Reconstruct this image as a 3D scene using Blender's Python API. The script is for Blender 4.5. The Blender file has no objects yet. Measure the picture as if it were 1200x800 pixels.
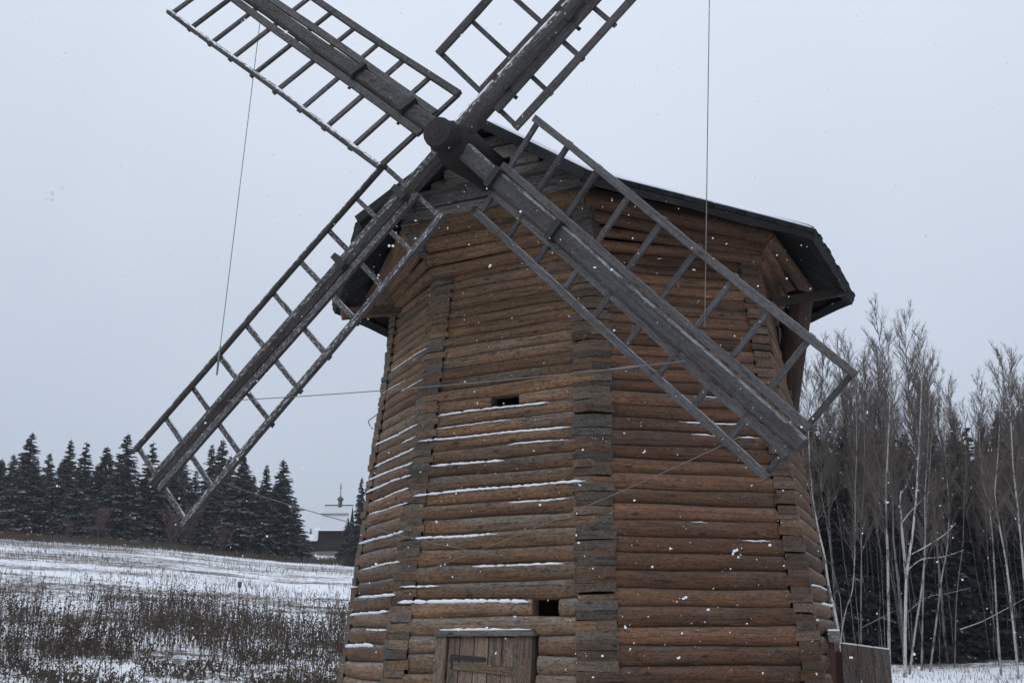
import bpy, math, random
import numpy as np
from mathutils import Matrix, Vector
S = bpy.context.scene
COL = S.collection
rnd = random.Random(7)
R_ = math.radians
# ------------------------------------------------------------ camera
HAZE = .00035
EYE = 1.7
PITCH = 0.25707
FOC = 1315.0            # focal length in pixels of a 1200 px wide frame
cd = bpy.data.cameras.new('camera')
cam = bpy.data.objects.new('camera', cd); COL.objects.link(cam)
cam.location = (0, 0, EYE); cam.rotation_euler = (math.pi/2 + PITCH, 0, 0)
cd.sensor_width = 36; cd.lens = 36*FOC/1200; cd.clip_start = 0.05; cd.clip_end = 4000
S.camera = cam
# ------------------------------------------------------------ world, sun
SUN_EL, SUN_AZ = R_(38), R_(-140)      # soft sun behind the cloud, behind left of the camera
W = bpy.data.worlds.new('World'); S.world = W; W.use_nodes = True
nt = W.node_tree; nt.nodes.clear()
def nd(t, ty, **kw):
    n = t.nodes.new(ty)
    for k, v in kw.items(): setattr(n, k, v)
    return n
out = nd(nt, 'ShaderNodeOutputWorld'); bg = nd(nt, 'ShaderNodeBackground')
sky = nd(nt, 'ShaderNodeTexSky', sky_type='NISHITA', sun_disc=False)
sky.sun_elevation = SUN_EL; sky.sun_rotation = SUN_AZ
tc = nd(nt, 'ShaderNodeTexCoord'); nz = nd(nt, 'ShaderNodeTexNoise')
nz.inputs['Scale'].default_value = 1.6; nz.inputs['Detail'].default_value = 4; nz.inputs['Roughness'].default_value = .5
nt.links.new(tc.outputs['Generated'], nz.inputs['Vector'])
rp = nd(nt, 'ShaderNodeValToRGB')
for p_, c_ in ((0.0, (.46, .525, .635)), (.10, (.50, .57, .695)), (.36, (.575, .645, .80)), (1.0, (1.0, 1.07, 1.2))):
    e_ = rp.color_ramp.elements[0] if p_ == 0 else (rp.color_ramp.elements[1] if p_ == 1 else rp.color_ramp.elements.new(p_))
    e_.position = p_; e_.color = (*c_, 1)
sz = nd(nt, 'ShaderNodeSeparateXYZ'); nt.links.new(tc.outputs['Generated'], sz.inputs[0])
ma = nd(nt, 'ShaderNodeMath', operation='MULTIPLY_ADD'); ma.inputs[1].default_value = .5; nt.links.new(nz.outputs['Fac'], ma.inputs[0])
mo = nd(nt, 'ShaderNodeMath', operation='SUBTRACT'); nt.links.new(sz.outputs['Z'], mo.inputs[0]); mo.inputs[1].default_value = .25
nt.links.new(mo.outputs[0], ma.inputs[2]); nt.links.new(ma.outputs[0], rp.inputs['Fac'])
sc_ = nd(nt, 'ShaderNodeVectorMath', operation='SCALE'); sc_.inputs['Scale'].default_value = 10.0
nt.links.new(rp.outputs['Color'], sc_.inputs[0])
mx = nd(nt, 'ShaderNodeMix', data_type='RGBA'); mx.inputs['Factor'].default_value = .93
nt.links.new(sky.outputs['Color'], mx.inputs['A']); nt.links.new(sc_.outputs['Vector'], mx.inputs['B'])
nt.links.new(mx.outputs['Result'], bg.inputs['Color']); bg.inputs['Strength'].default_value = .1
nt.links.new(bg.outputs[0], out.inputs[0])
sl = bpy.data.lights.new('sun', 'SUN'); sl.energy = .8; sl.angle = R_(40); sl.color = (1, .97, .93)
sun = bpy.data.objects.new('sun', sl); COL.objects.link(sun)
sdir = Vector((math.cos(SUN_EL)*math.sin(SUN_AZ), math.cos(SUN_EL)*math.cos(SUN_AZ), math.sin(SUN_EL)))
sun.rotation_euler = sdir.to_track_quat('Z', 'Y').to_euler()
S.view_settings.view_transform = 'Standard'; S.view_settings.look = 'None'
S.view_settings.exposure = 0; S.view_settings.gamma = 1

# ------------------------------------------------------------ helpers
WM = {}
def V(*a): return np.array(a, float)
def ray(x, y):
    c, s = math.cos(PITCH), math.sin(PITCH)
    a, b = (x-600)/FOC, -(y-400)/FOC
    return V(a, c - b*s, s + b*c)
E0 = V(0, 0, EYE)
def at_depth(x, y, Y):
    d = ray(x, y); return E0 + d*(Y/d[1])
def on_plane(x, y, P, n):
    d = ray(x, y); return E0 + d*(np.dot(P-E0, n)/np.dot(d, n))
def frame(o, x, z):          # matrix with local x along x, local z near z
    x = np.asarray(x, float); x = x/np.linalg.norm(x)
    z = np.asarray(z, float); y = np.cross(z, x); y /= np.linalg.norm(y); z = np.cross(x, y)
    M = Matrix.Identity(4)
    for i in range(3):
        M[i][0] = x[i]; M[i][1] = y[i]; M[i][2] = z[i]; M[i][3] = float(o[i])
    return M
def place(o, M, parent):
    WM[o.name] = M
    if parent is not None:
        o.parent = parent
        o.matrix_basis = WM[parent.name].inverted() @ M
    else:
        o.matrix_basis = M
def mesh(name, v, f, mats, mi=None, smooth=False, sharp=None):
    me = bpy.data.meshes.new(name)
    me.from_pydata([tuple(map(float, p)) for p in v], [], f)
    for m in (mats if isinstance(mats, (list, tuple)) else [mats]): me.materials.append(m)
    if mi is not None: me.polygons.foreach_set('material_index', np.asarray(mi, 'i'))
    if smooth:
        me.polygons.foreach_set('use_smooth', np.ones(len(me.polygons), bool))
        if sharp: me.set_sharp_from_angle(angle=R_(sharp))
    me.update(); return me
def obj(name, me, parent=None, M=None, color=None, **props):
    o = bpy.data.objects.new(name, me); COL.objects.link(o)
    place(o, M or Matrix.Identity(4), parent)
    if color: o.color = (*color, 1)
    for k, v in props.items(): o[k] = v
    return o
def thing(name, label, cat, loc=(0, 0, 0), group=None):
    o = bpy.data.objects.new(name, None); COL.objects.link(o); o.empty_display_size = .3
    place(o, Matrix.Translation(Vector([float(a) for a in loc])), None)
    o['label'] = label; o['category'] = cat
    if group: o['group'] = group
    return o
class MB:
    def __init__(s): s.v = []; s.f = []; s.m = []
    def add(s, v, f, m=0):
        n = len(s.v); s.v += [tuple(map(float, p)) for p in v]; s.f += [tuple(i+n for i in q) for q in f]; s.m += [m]*len(f)
    def box(s, lo, hi, m=0, jit=0):
        x0, y0, z0 = lo; x1, y1, z1 = hi
        v = [(x0,y0,z0),(x1,y0,z0),(x1,y1,z0),(x0,y1,z0),(x0,y0,z1),(x1,y0,z1),(x1,y1,z1),(x0,y1,z1)]
        if jit: v = [tuple(c+rnd.uniform(-jit, jit) for c in p) for p in v]
        s.add(v, [(0,3,2,1),(4,5,6,7),(0,1,5,4),(1,2,6,5),(2,3,7,6),(3,0,4,7)], m)
    def tube(s, pts, rad, n=6, m=0, cap=True):
        pts = [np.asarray(p, float) for p in pts]
        rad = rad if isinstance(rad, (list, tuple, np.ndarray)) else [rad]*len(pts)
        vs = []; fs = []
        for i, p in enumerate(pts):
            t = pts[min(i+1, len(pts)-1)] - pts[max(i-1, 0)]; t = t/(np.linalg.norm(t)+1e-9)
            h = V(0, 0, 1) if abs(t[2]) < .9 else V(1, 0, 0)
            a = np.cross(t, h); a /= np.linalg.norm(a); b = np.cross(t, a)
            for k in range(n):
                w = 2*math.pi*k/n
                vs.append(p + rad[i]*(math.cos(w)*a + math.sin(w)*b))
        for i in range(len(pts)-1):
            for k in range(n):
                k2 = (k+1) % n
                fs.append((i*n+k, (i+1)*n+k, (i+1)*n+k2, i*n+k2))
        if cap:
            fs.append(tuple(range(n))); fs.append(tuple((len(pts)-1)*n + k for k in reversed(range(n))))
        s.add(vs, fs, m)
    def mesh(s, name, mats, **k): return mesh(name, s.v, s.f, mats, s.m, **k)

# ------------------------------------------------------------ materials
def newmat(name, rough=.85):
    m = bpy.data.materials.new(name); m.use_nodes = True
    b = m.node_tree.nodes['Principled BSDF']; b.inputs['Roughness'].default_value = rough
    b.inputs['Specular IOR Level'].default_value = .25
    return m, m.node_tree, b
def math_(t, op, a, b=None, c=None, clamp=False):
    n = nd(t, 'ShaderNodeMath', operation=op); n.use_clamp = clamp
    for i, x in enumerate((a, b, c)):
        if x is None: continue
        if isinstance(x, (int, float)): n.inputs[i].default_value = x
        else: t.links.new(x, n.inputs[i])
    return n.outputs[0]
def mix_(t, f, a, b):
    n = nd(t, 'ShaderNodeMix', data_type='RGBA')
    for s, x in (('Factor', f), ('A', a), ('B', b)):
        if isinstance(x, (int, float)): n.inputs[s].default_value = x
        elif isinstance(x, tuple): n.inputs[s].default_value = (*x, 1)
        else: t.links.new(x, n.inputs[s])
    return n.outputs['Result']
def noise_(t, vec, scale, detail=4, rough=.6, dist=0):
    n = nd(t, 'ShaderNodeTexNoise'); n.inputs['Scale'].default_value = scale; n.inputs['Detail'].default_value = detail
    n.inputs['Roughness'].default_value = rough; n.inputs['Distortion'].default_value = dist
    if vec is not None: t.links.new(vec, n.inputs['Vector'])
    return n.outputs['Fac']
def ramp_(t, f, lo, hi):
    n = nd(t, 'ShaderNodeMapRange'); n.interpolation_type = 'SMOOTHSTEP'
    n.inputs['From Min'].default_value = lo; n.inputs['From Max'].default_value = hi
    t.links.new(f, n.inputs['Value']); return n.outputs['Result']
def coords(t, scale=(1, 1, 1), space='Object', rand=True):
    tc = nd(t, 'ShaderNodeTexCoord'); v = tc.outputs[space]
    if rand:
        oi = nd(t, 'ShaderNodeObjectInfo'); a = nd(t, 'ShaderNodeVectorMath', operation='MULTIPLY_ADD')
        t.links.new(v, a.inputs[0]); a.inputs[1].default_value = (1, 1, 1)
        cb = nd(t, 'ShaderNodeCombineXYZ')
        k = math_(t, 'MULTIPLY', oi.outputs['Random'], 37.0)
        for i in range(3): t.links.new(k, cb.inputs[i])
        t.links.new(cb.outputs[0], a.inputs[2]); v = a.outputs[0]
    m = nd(t, 'ShaderNodeMapping'); m.inputs['Scale'].default_value = scale
    t.links.new(v, m.inputs['Vector']); return m.outputs['Vector']
def upness(t):
    g = nd(t, 'ShaderNodeNewGeometry'); s = nd(t, 'ShaderNodeSeparateXYZ')
    t.links.new(g.outputs['Normal'], s.inputs[0]); return s.outputs['Z']
def bump_(t, b, h, strength=.5, dist=.02):
    n = nd(t, 'ShaderNodeBump'); n.inputs['Strength'].default_value = strength; n.inputs['Distance'].default_value = dist
    t.links.new(h, n.inputs['Height']); t.links.new(n.outputs[0], b.inputs['Normal'])
SNOW = (.80, .83, .88)
def wood(name, warm, warm2, grey, greybase=.0, up_w=.35, dark=(.03, .024, .02), snow=0.0, rough=.85, gscale=1.0, moss=0.0):
    """grain along local x; object colour r = extra weathering, g = brightness, b = how much snow dust lies on top"""
    m, t, b = newmat(name, rough)
    oi = nd(t, 'ShaderNodeObjectInfo'); sp = nd(t, 'ShaderNodeSeparateColor'); t.links.new(oi.outputs['Color'], sp.inputs[0])
    fine = noise_(t, coords(t, (1.6*gscale, 38*gscale, 38*gscale)), 1.0, 6, .65, .3)
    mid = noise_(t, coords(t, (.9*gscale, 7*gscale, 7*gscale)), 1.0, 4, .6, .5)
    blot = noise_(t, coords(t, (1.3, 3, 3)), 1.0, 3, .6)
    c = mix_(t, ramp_(t, mid, .3, .7), warm, warm2)
    wf = math_(t, 'MULTIPLY_ADD', upness(t), up_w, greybase)
    wf = math_(t, 'ADD', wf, sp.outputs[0])
    wf = math_(t, 'ADD', wf, math_(t, 'MULTIPLY', math_(t, 'SUBTRACT', blot, .5), 2.2), clamp=True)
    c = mix_(t, wf, c, grey)
    if moss:
        c = mix_(t, math_(t, 'MULTIPLY', ramp_(t, noise_(t, coords(t, (2, 3, 3)), 1.7, 3), .52, .7), moss), c, (.05, .06, .045))
    c = mix_(t, math_(t, 'MULTIPLY', ramp_(t, fine, .54, .36), .42), c, dark)
    grit = noise_(t, coords(t, (22, 60, 60)), 1.0, 3, .75)
    c = mix_(t, math_(t, 'MULTIPLY', ramp_(t, grit, .53, .36), .62), c, dark)
    crk = noise_(t, coords(t, (.8, 24, 24)), 1.0, 2, .5, .4)
    crk = math_(t, 'ABSOLUTE', math_(t, 'SUBTRACT', crk, .5))
    c = mix_(t, math_(t, 'MULTIPLY', ramp_(t, crk, .018, .004), .75), c, dark)
    c = mix_(t, math_(t, 'MULTIPLY', ramp_(t, grit, .56, .74), .35), c, grey)
    vo = nd(t, 'ShaderNodeTexVoronoi'); vo.inputs['Scale'].default_value = 1.0
    t.links.new(coords(t, (2.6, 7, 7)), vo.inputs['Vector'])
    c = mix_(t, math_(t, 'MULTIPLY', ramp_(t, vo.outputs['Distance'], .17, .06), .8), c, dark)
    br = math_(t, 'MULTIPLY_ADD', oi.outputs['Random'], .5, .75)
    br = math_(t, 'MULTIPLY', br, sp.outputs[1])
    sc = nd(t, 'ShaderNodeVectorMath', operation='SCALE'); t.links.new(c, sc.inputs[0]); t.links.new(br, sc.inputs['Scale'])
    c = sc.outputs[0]
    if snow:
        sn = noise_(t, coords(t, (9, 26, 26)), 1.0, 4, .7)
        sf = math_(t, 'MULTIPLY', ramp_(t, upness(t), .22, .62), ramp_(t, sn, .60, .42))
        sf = math_(t, 'MULTIPLY', math_(t, 'MULTIPLY', sf, sp.outputs[2]), snow, clamp=True)
        spk = math_(t, 'MULTIPLY', math_(t, 'MULTIPLY', ramp_(t, grit, .54, .64), ramp_(t, upness(t), -.05, .15)), math_(t, 'MULTIPLY', sp.outputs[2], .42*snow), clamp=True)
        c = mix_(t, spk, c, SNOW)
        c = mix_(t, sf, c, SNOW)
    t.links.new(c, b.inputs['Base Color'])
    bump_(t, b, math_(t, 'ADD', math_(t, 'ADD', fine, mid), grit), .6, .012)
    return m
M_LOG = wood('log_wood', (.255, .14, .072), (.15, .088, .05), (.178, .152, .122), greybase=.02, up_w=.48, snow=1)
M_LOGR = wood('red_log_wood', (.21, .102, .054), (.12, .064, .038), (.145, .115, .092), greybase=.0, up_w=.45, snow=1)
M_END = wood('hewn_log_end', (.16, .115, .082), (.10, .079, .062), (.125, .113, .10), greybase=.45, up_w=.2, moss=.75)
M_ENDW = wood('warm_log_end', (.175, .11, .068), (.115, .075, .05), (.14, .124, .104), greybase=.12, up_w=.3, moss=.25)
M_GREY = wood('grey_wood', (.21, .175, .145), (.15, .128, .112), (.20, .19, .182), greybase=.4, snow=.5)
M_SAIL = wood('sail_wood', (.074, .063, .057), (.042, .038, .037), (.086, .087, .092), greybase=.4, up_w=.2, snow=1.0)
M_DARK = wood('roof_wood', (.022, .022, .023), (.015, .015, .016), (.03, .03, .033), greybase=.3, dark=(.012, .012, .013), moss=.5)
M_HUB = wood('hub_wood', (.024, .022, .021), (.017, .016, .016), (.03, .03, .032), greybase=.3)
M_DOOR = wood('door_wood', (.24, .15, .095), (.175, .112, .076), (.185, .155, .13), greybase=.2)
M_PLANK = wood('fence_wood', (.15, .095, .07), (.11, .075, .058), (.135, .125, .12), greybase=.25, snow=1)
M_RED = wood('red_wood', (.11, .04, .03), (.08, .03, .025), (.1, .07, .065), greybase=.1)
M_BARK = wood('bark', (.10, .055, .032), (.05, .032, .022), (.10, .085, .072), greybase=.1)
def plain(name, col, rough=.8, bumpsc=None, var=.15):
    m, t, b = newmat(name, rough)
    n = noise_(t, coords(t, rand=False), bumpsc or 6, 4)
    c = mix_(t, n, tuple(x*(1-var) for x in col), tuple(x*(1+var) for x in col))
    t.links.new(c, b.inputs['Base Color'])
    if bumpsc: bump_(t, b, n, .4, .02)
    return m
M_SNOW = plain('snow', SNOW, .9, 18, .04)
_fm, _ft, _fb = newmat('soft_snowflake', .8); _fb.inputs['Base Color'].default_value = (.9, .92, .95, 1); _fb.inputs['Alpha'].default_value = .72; M_FLAKE = _fm
M_IRON = plain('iron', (.025, .024, .024), .6)
M_ROPE = plain('rope_fibre', (.17, .165, .16), .8)

# ------------------------------------------------------------ windmill
CTR = V(.96509, 14.1285); ROT = -.06463; TAPER = .11737
VP = [(.00439, .04361, -.02556), (-.05143, -.05516, .05506), (-.00318, .0131, .00177), (.06202, .00411, -.06911),
      (-.01869, -.00566, .03783), (0, 0, 0), (0, 0, 0), (.002, .02, -.01)]
def edge(k, z, z_is_world=True):           # corner line k of the tower (k = 2 faces the camera)
    k %= 8; zz = z - EYE; a, b, c = VP[k]
    r = 3*(1+a) - (TAPER + c*.1)*zz
    th = ROT + (k-2)*math.pi/4 + b
    return V(CTR[0]+r*math.sin(th), CTR[1]-r*math.cos(th), z)
PHI = ROT - math.pi/8
UAX = V(math.sin(PHI), -math.cos(PHI), 0)   # towards the sails
SIDE = V(math.cos(PHI), math.sin(PHI), 0)
def cap_pt(fwd, lat, z): return V(CTR[0], CTR[1], 0) + UAX*fwd + SIDE*lat + V(0, 0, z)
MILL = thing('windmill', 'old octagonal log windmill with four lattice sails and a dark plank roof', 'windmill', (CTR[0], CTR[1], 0))
Z_BOT, Z_TOP = 0.0, 4.05+EYE
# course seams, thinner logs towards the top
seams = [Z_BOT]
while seams[-1] < Z_TOP:
    z = seams[-1] - EYE
    seams.append(seams[-1] + min(.19, max(.118, .184 - .0195*z)))
NC = len(seams)-1
Z_TOP = seams[-1]
def face_frame(k, z):
    A, B = edge(k, z), edge(k+1, z); L = np.linalg.norm(B-A); e = (B-A)/L
    n = V(e[1], -e[0], 0)                   # outward
    return A, B, L, e, n
def face_plane(k):
    A, B, D = edge(k, 0), edge(k+1, 0), edge(k, 5); n = np.cross(B-A, D-A); return A, n/np.linalg.norm(n)
def img_on_face(k, x, y):
    A, n = face_plane(k); return on_plane(x, y, A, n)
def face_x(k, P):
    A, B, L, e, n = face_frame(k, P[2]); return float(np.dot(P-A, e))
def wob(k, j, x): return .007*math.sin(x*1.9 + j*2.3 + k) + .004*math.sin(x*4.7+j*1.1+k*3)
def course_z(k, j):                          # even and odd faces are half a course apart
    lo, hi = seams[j], seams[j+1]; off = 0 if k % 2 else (hi-lo)*.5
    return lo+off, hi+off
def smooth_(a, b, x):
    t = min(1, max(0, (x-a)/(b-a))); return t*t*(3-2*t)
def log_geo(k, j, x0, x1, endL, endR, fs=1.0):
    """one log of face k between x0 and x1 (local x from corner k); endL / endR: tongue to the corner"""
    lo, hi = course_z(k, j); zc = (lo+hi)/2; h = hi-lo
    A, B, L, e, n = face_frame(k, zc)
    r = random.Random(k*1000+j*7+int(x0*10))
    mb = MB(); cl = r.uniform(.185, .225); cr = r.uniform(.185, .225)
    xa = cl if endL else x0; xb = L-cr if endR else x1
    ns = max(2, int((xb-xa)/.32)+1)
    ths = [-88, -62, -35, 0, 35, 62, 88]
    fat = r.uniform(.92, 1.06); tp = r.uniform(-.09, .09); push = r.uniform(-.012, .012)
    ph = r.uniform(0, 6)
    vs = []; m = len(ths)+2
    for i in range(ns+1):
        x = xa + (xb-xa)*i/ns
        b = h*.5*fat*(1+tp*(x/L-.5)*2)*(1+.05*math.sin(x*3+ph))
        zl = lo + wob(k, j, x) - .004 - zc; zh = hi + wob(k, j+1, x) + .004 - zc
        edge_in = 1.0
        if i == 0 or i == ns: edge_in = .55
        for t in ths:
            tt = R_(t)
            y = (b*max(math.cos(tt), 0)**.75*edge_in - .05 + push)
            z = (zl+zh)/2 + (zh-zl)/2*math.sin(tt)
            vs.append((x, -y, z))
        vs.append((x, .14, zh)); vs.append((x, .14, zl))
    fc = []
    for i in range(ns):
        for q in range(m):
            q2 = (q+1) % m
            fc.append((i*m+q, (i+1)*m+q, (i+1)*m+q2, i*m+q2))
    fc.append(tuple(range(m))); fc.append(tuple(ns*m+q for q in reversed(range(m))))
    mb.add(vs, fc, 0)
    t = .15
    for s, on in ((0, endL), (1, endR)):
        if not on: continue
        hh = h*.252; p = r.uniform(-.012, .016); pe = r.uniform(-.004, .03); dz = r.uniform(-.012, .012); sl = r.uniform(-.012, .012)
        z0, z1 = -hh+dz, hh+dz
        kn = (k+1) % 8 if s else (k-1) % 8
        a_, b_, l_, e_, n_ = face_frame(kn, zc); dv = e_ if s else -e_
        ux, uy = float(np.dot(dv, e)), float(np.dot(dv, n)); w_ = .205
        if s: pl = [(xb-.03, p), (L+pe, p), (L+ux*w_+pe, uy*w_), (xb-.03, uy*w_)]
        else: pl = [(xa+.03, uy*w_), (ux*w_-pe, uy*w_), (-pe, p), (xa+.03, p)]
        v = [(x, -y, z0+(sl if q in (1, 2) else 0)) for q, (x, y) in enumerate(pl)] + [(x, -y, z1+(sl if q in (1, 2) else 0)) for q, (x, y) in enumerate(pl)]
        z_ = zc-EYE; vtx = (k+s) % 8
        pg = {2: .12+.42*smooth_(0.2, 1.2, z_)*(1-smooth_(2.4, 3.4, z_)) + .2*(z_ < .4), 1: .75-.5*smooth_(2.2, 3.4, z_), 0: .7, 3: .1}.get(vtx, .3)
        me_ = 1 if r.random() < pg else 2
        mf_ = me_ if r.random() < (.75 if vtx == 2 else .3) else 0
        fl = [(0,1,2,3)[::-1], (4,5,6,7), (0,1,5,4), (1,2,6,5), (2,3,7,6), (3,0,4,7)]
        # faces: s=1 plan 0-1 outer, 1-2 end cut; s=0 plan 2-3 outer, 1-2 end cut
        mlist = [mf_, mf_, mf_, me_, 0, 0] if s else [mf_, mf_, 0, me_, mf_, 0]
        n0_ = len(mb.m); mb.add(v, fl); mb.m[n0_:] = mlist
    return mb, frame(A+V(0, 0, 0), e, (0, 0, 1))
# openings in the door wall (face 1)
def open_box(k, x0, y0, x1, y1):
    a, b = img_on_face(k, x0, y0), img_on_face(k, x1, y1)
    return face_x(k, a), face_x(k, b), a[2], b[2]
ym = 1
w1 = open_box(1, 577, 457, 609, 470); w2 = open_box(1, 624.5, 708, 654, 727); dr = open_box(1, 517, 744, 628, 800)
HOLES = {}
for wx0, wx1, za, zb in (w1, w2):
    zc = (za+zb)/2
    j = min(range(NC), key=lambda q: abs(sum(course_z(1, q))/2 - zc)); HOLES[j] = (wx0, wx1)
DOOR_TOP = dr[2]
LOGS = {}
def add_log(k, j, x0, x1, eL, eR):
    mb, M = log_geo(k, j, x0, x1, eL, eR)
    zc = M[2][3]
    up = (zc-EYE)
    # lower courses and the weather side are greyer, those under the eaves stay warm
    g = rnd.uniform(-.2, .24) + (.16 if k == 0 else 0) + (.18-.055*up if k == 1 else 0) + (-.06 if k == 2 else 0) + (-.12 if k == 3 else 0)
    if k == 2 and up < .55: g += .08
    if rnd.random() < .1: g += .3
    o = obj('log', mb.mesh('log', [M_LOGR if k >= 2 else M_LOG, M_END, M_ENDW], smooth=True, sharp=50), MILL, M, (max(g, 0), rnd.uniform(.8, 1.15), {0: .16, 1: .09, 2: .02, 3: .16}[k]*(1-smooth_(1.2, 3.0, up))))
    LOGS.setdefault((k, j), []).append((o, x0, x1, M)); return o
for k in range(4):
    for j in range(NC):
        lo, hi = course_z(k, j)
        if k % 2 == 0 and j == NC-1: continue
        L = face_frame(k, (lo+hi)/2)[2]
        if k == 1 and j in HOLES:
            a, b = HOLES[j]; add_log(k, j, 0, a, 1, 0); add_log(k, j, b, L, 0, 1)
        elif k == 1 and (lo+hi)/2 < DOOR_TOP+.02:
            add_log(k, j, 0, dr[0], 1, 0); add_log(k, j, dr[1], L, 0, 1)
        else: add_log(k, j, 0, L, 1, 1)
# the four walls turned away from the photograph, each one joined part
for k in range(4, 8):
    mb = MB()
    A0 = face_frame(k, 0)[0]
    for j in range(NC):
        if k % 2 == 0 and j == NC-1: continue
        L = face_frame(k, sum(course_z(k, j))/2)[2]
        g, M = log_geo(k, j, 0, L, 1, 1)
        P = [M @ Vector(p) for p in g.v]
        n0 = len(mb.v); mb.v += [tuple(p) for p in P]; mb.f += [tuple(i+n0 for i in f) for f in g.f]; mb.m += g.m
    A, B, L, e, n = face_frame(k, 0); M = frame(A, e, (0, 0, 1)); Mi = M.inverted()
    mb.v = [tuple(Mi @ Vector(p)) for p in mb.v]
    obj('log_wall', mb.mesh('log_wall', [M_LOG, M_END, M_ENDW], smooth=True, sharp=50), MILL, M, (.1, 1, 0), kind='stuff')
# snow lying on the log ledges
def snow_ledge(k, x0, y0, x1, y1, th=1.0):
    P, Q = img_on_face(k, x0, y0), img_on_face(k, x1, y1); zc = (P[2]+Q[2])/2
    best = min(((abs(course_z(k, j)[1]-zc), j) for j in range(NC) if (k, j) in LOGS))
    j = best[1]; xs = sorted((face_x(k, P), face_x(k, Q)))
    for o, a, b, M in LOGS[(k, j)]:
        lo, hi = max(xs[0], a+.02), min(xs[1], b-.02)
        if hi-lo < .08: continue
        h = course_z(k, j)[1]-course_z(k, j)[0]; zl = course_z(k, j)[1] - M[2][3]
        r = random.Random(int(x0*7+y0)); n = max(4, int((hi-lo)/.035)); mb = MB(); pts = []; rad = []
        for i in range(n+1):
            x = lo+(hi-lo)*i/n; f = min(1, i/2.5, (n-i)/2.5)
            cut = 1 if r.random() > .09 else .3
            rad.append(.0115*th*max(.25, f)*r.uniform(.7, 1.15)*cut)
            corner = x < .24 or x > face_frame(k, zc)[2]-.24
            pts.append((x, -.018 if not corner else -.012, zl + wob(k, j+1, x) - h*.06 - .012 + rad[-1]*.25 + r.uniform(-.004, .004)))
        mb.tube(pts, rad, 6)
        vv = [(p[0], p[1]*1.0 - 0.0, p[2]) for p in mb.v]; mb.v = vv
        obj('snow_ledge', mb.mesh('snow_ledge', M_SNOW, smooth=True), o, WM[o.name].copy())
def zl(face, ox, oy, lst):
    for a, b, c, d, *t in lst: snow_ledge(face, ox+a/3.15, oy+b/3.15, ox+c/3.15, oy+d/3.15, *(t or [1]))
zl(1, 380, 330, [(420,490,840,450), (420,545,700,510,.5), (350,597,915,535), (680,610,910,580,.8), (400,685,680,660,1.3), (330,795,975,740,1.2)])
zl(1, 380, 546, [(680,135,915,118,.8), (330,258,645,247,1.3), (555,370,895,353,1.2), (285,435,430,428,1), (275,500,795,480,1.9)])
zl(0, 380, 330, [(195,585,365,480), (285,570,355,525,.8), (190,670,345,575,1), (170,715,330,625,1.1), (165,755,245,715), (190,790,315,730), (250,310,380,245,.5), (280,395,360,365,.5), (215,400,300,350,.4)])
zl(0, 380, 546, [(165,70,240,40), (155,110,320,45,1.1), (170,180,315,150,.8), (135,255,180,240), (145,298,310,245,1.3), (145,385,285,350,1), (130,495,275,470,1.5), (100,550,235,540,1.5), (155,608,230,600,1), (85,655,185,670,2.1)])
zl(2, 680, 350, [(360,462,660,487,.7), (405,513,500,525,.8), (575,530,650,532,.9), (410,335,505,345,.5)])
zl(2, 680, 546, [(405,225,465,230,.6), (590,238,690,243,.8)])
zl(3, 680, 546, [(850,460,915,475,.9), (890,527,935,530,1.4)])
# door, frame and lintel
def on_face_box(name, k, x0, x1, z0, z1, y0, y1, mat, parent, color=(0, 1, 0), jit=.004, vertical=False, mfn=None):
    zc = (z0+z1)/2; A, B, L, e, n = face_frame(k, zc)
    o = A + e*(x0+x1)/2 + V(0, 0, 0)
    o[2] = zc
    if vertical:
        up_ = edge(k, zc+.5)*.5+edge(k+1, zc+.5)*.5-edge(k, zc-.5)*.5-edge(k+1, zc-.5)*.5; up_ = up_ - e*np.dot(up_, e)
        M = frame(o, up_, -e)     # grain along the height
    else: M = frame(o, e, (0, 0, 1))
    w, h = (x1-x0)/2, (z1-z0)/2; mb = MB()
    if vertical:
        # local x = up, z = -e, y = cross(z, x) = outward or inward
        yy = np.cross(-e, V(0, 0, 1)); s = 1 if np.dot(yy, n) > 0 else -1
        a, b = sorted((s*y0, s*y1)); mb.box((-h, a, -w), (h, b, w), jit=jit)
    else:
        mb.box((-w, -y1, -h), (w, -y0, h), jit=jit)
    return obj(name, mb.mesh(name, mat), parent, M, color)
def fz(y, x=570): return img_on_face(1, x, y)[2]
def fx(x, y): return face_x(1, img_on_face(1, x, y))
zt = fz(738); DX0, DX1 = fx(514, 775), fx(628, 775)
DOOR = thing_door = bpy.data.objects.new('door', None); COL.objects.link(DOOR)
dm = frame(face_frame(1, 1)[0] + face_frame(1, 1)[3]*(DX0+DX1)/2, face_frame(1, 1)[3], (0, 0, 1)); dm[2][3] = Z_BOT+.2
place(DOOR, dm, MILL)
lin = on_face_box('lintel', 1, DX0-.03, DX1+.0, fz(745), zt, -.04, .085, M_GREY, MILL, (.2, .85, 0))
mb = MB(); wl = DX1-DX0
mb.tube([(-wl/2+.02+i*(wl-.06)/18, -.05+rnd.uniform(-.01, .01), (zt-fz(745))/2+.004) for i in range(19)], [.006+.016*rnd.random()*min(1, i/2, (18-i)/2) for i in range(19)], 6)
obj('snow_ledge', mb.mesh('snow_ledge', M_SNOW, smooth=True), lin, WM[lin.name].copy())
zb = Z_BOT+.25; z2 = fz(745)-.004
on_face_box('door_post', 1, DX0, fx(527, 775), zb, z2, -.12, .05, M_DOOR, MILL, (.15, .95, 0), vertical=True)
on_face_box('door_post', 1, fx(606, 775), DX1, zb, z2, -.12, .045, M_DOOR, MILL, (.35, .85, 0), vertical=True)
xs = [527.5, 541, 558, 575, 591, 605.5]
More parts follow.
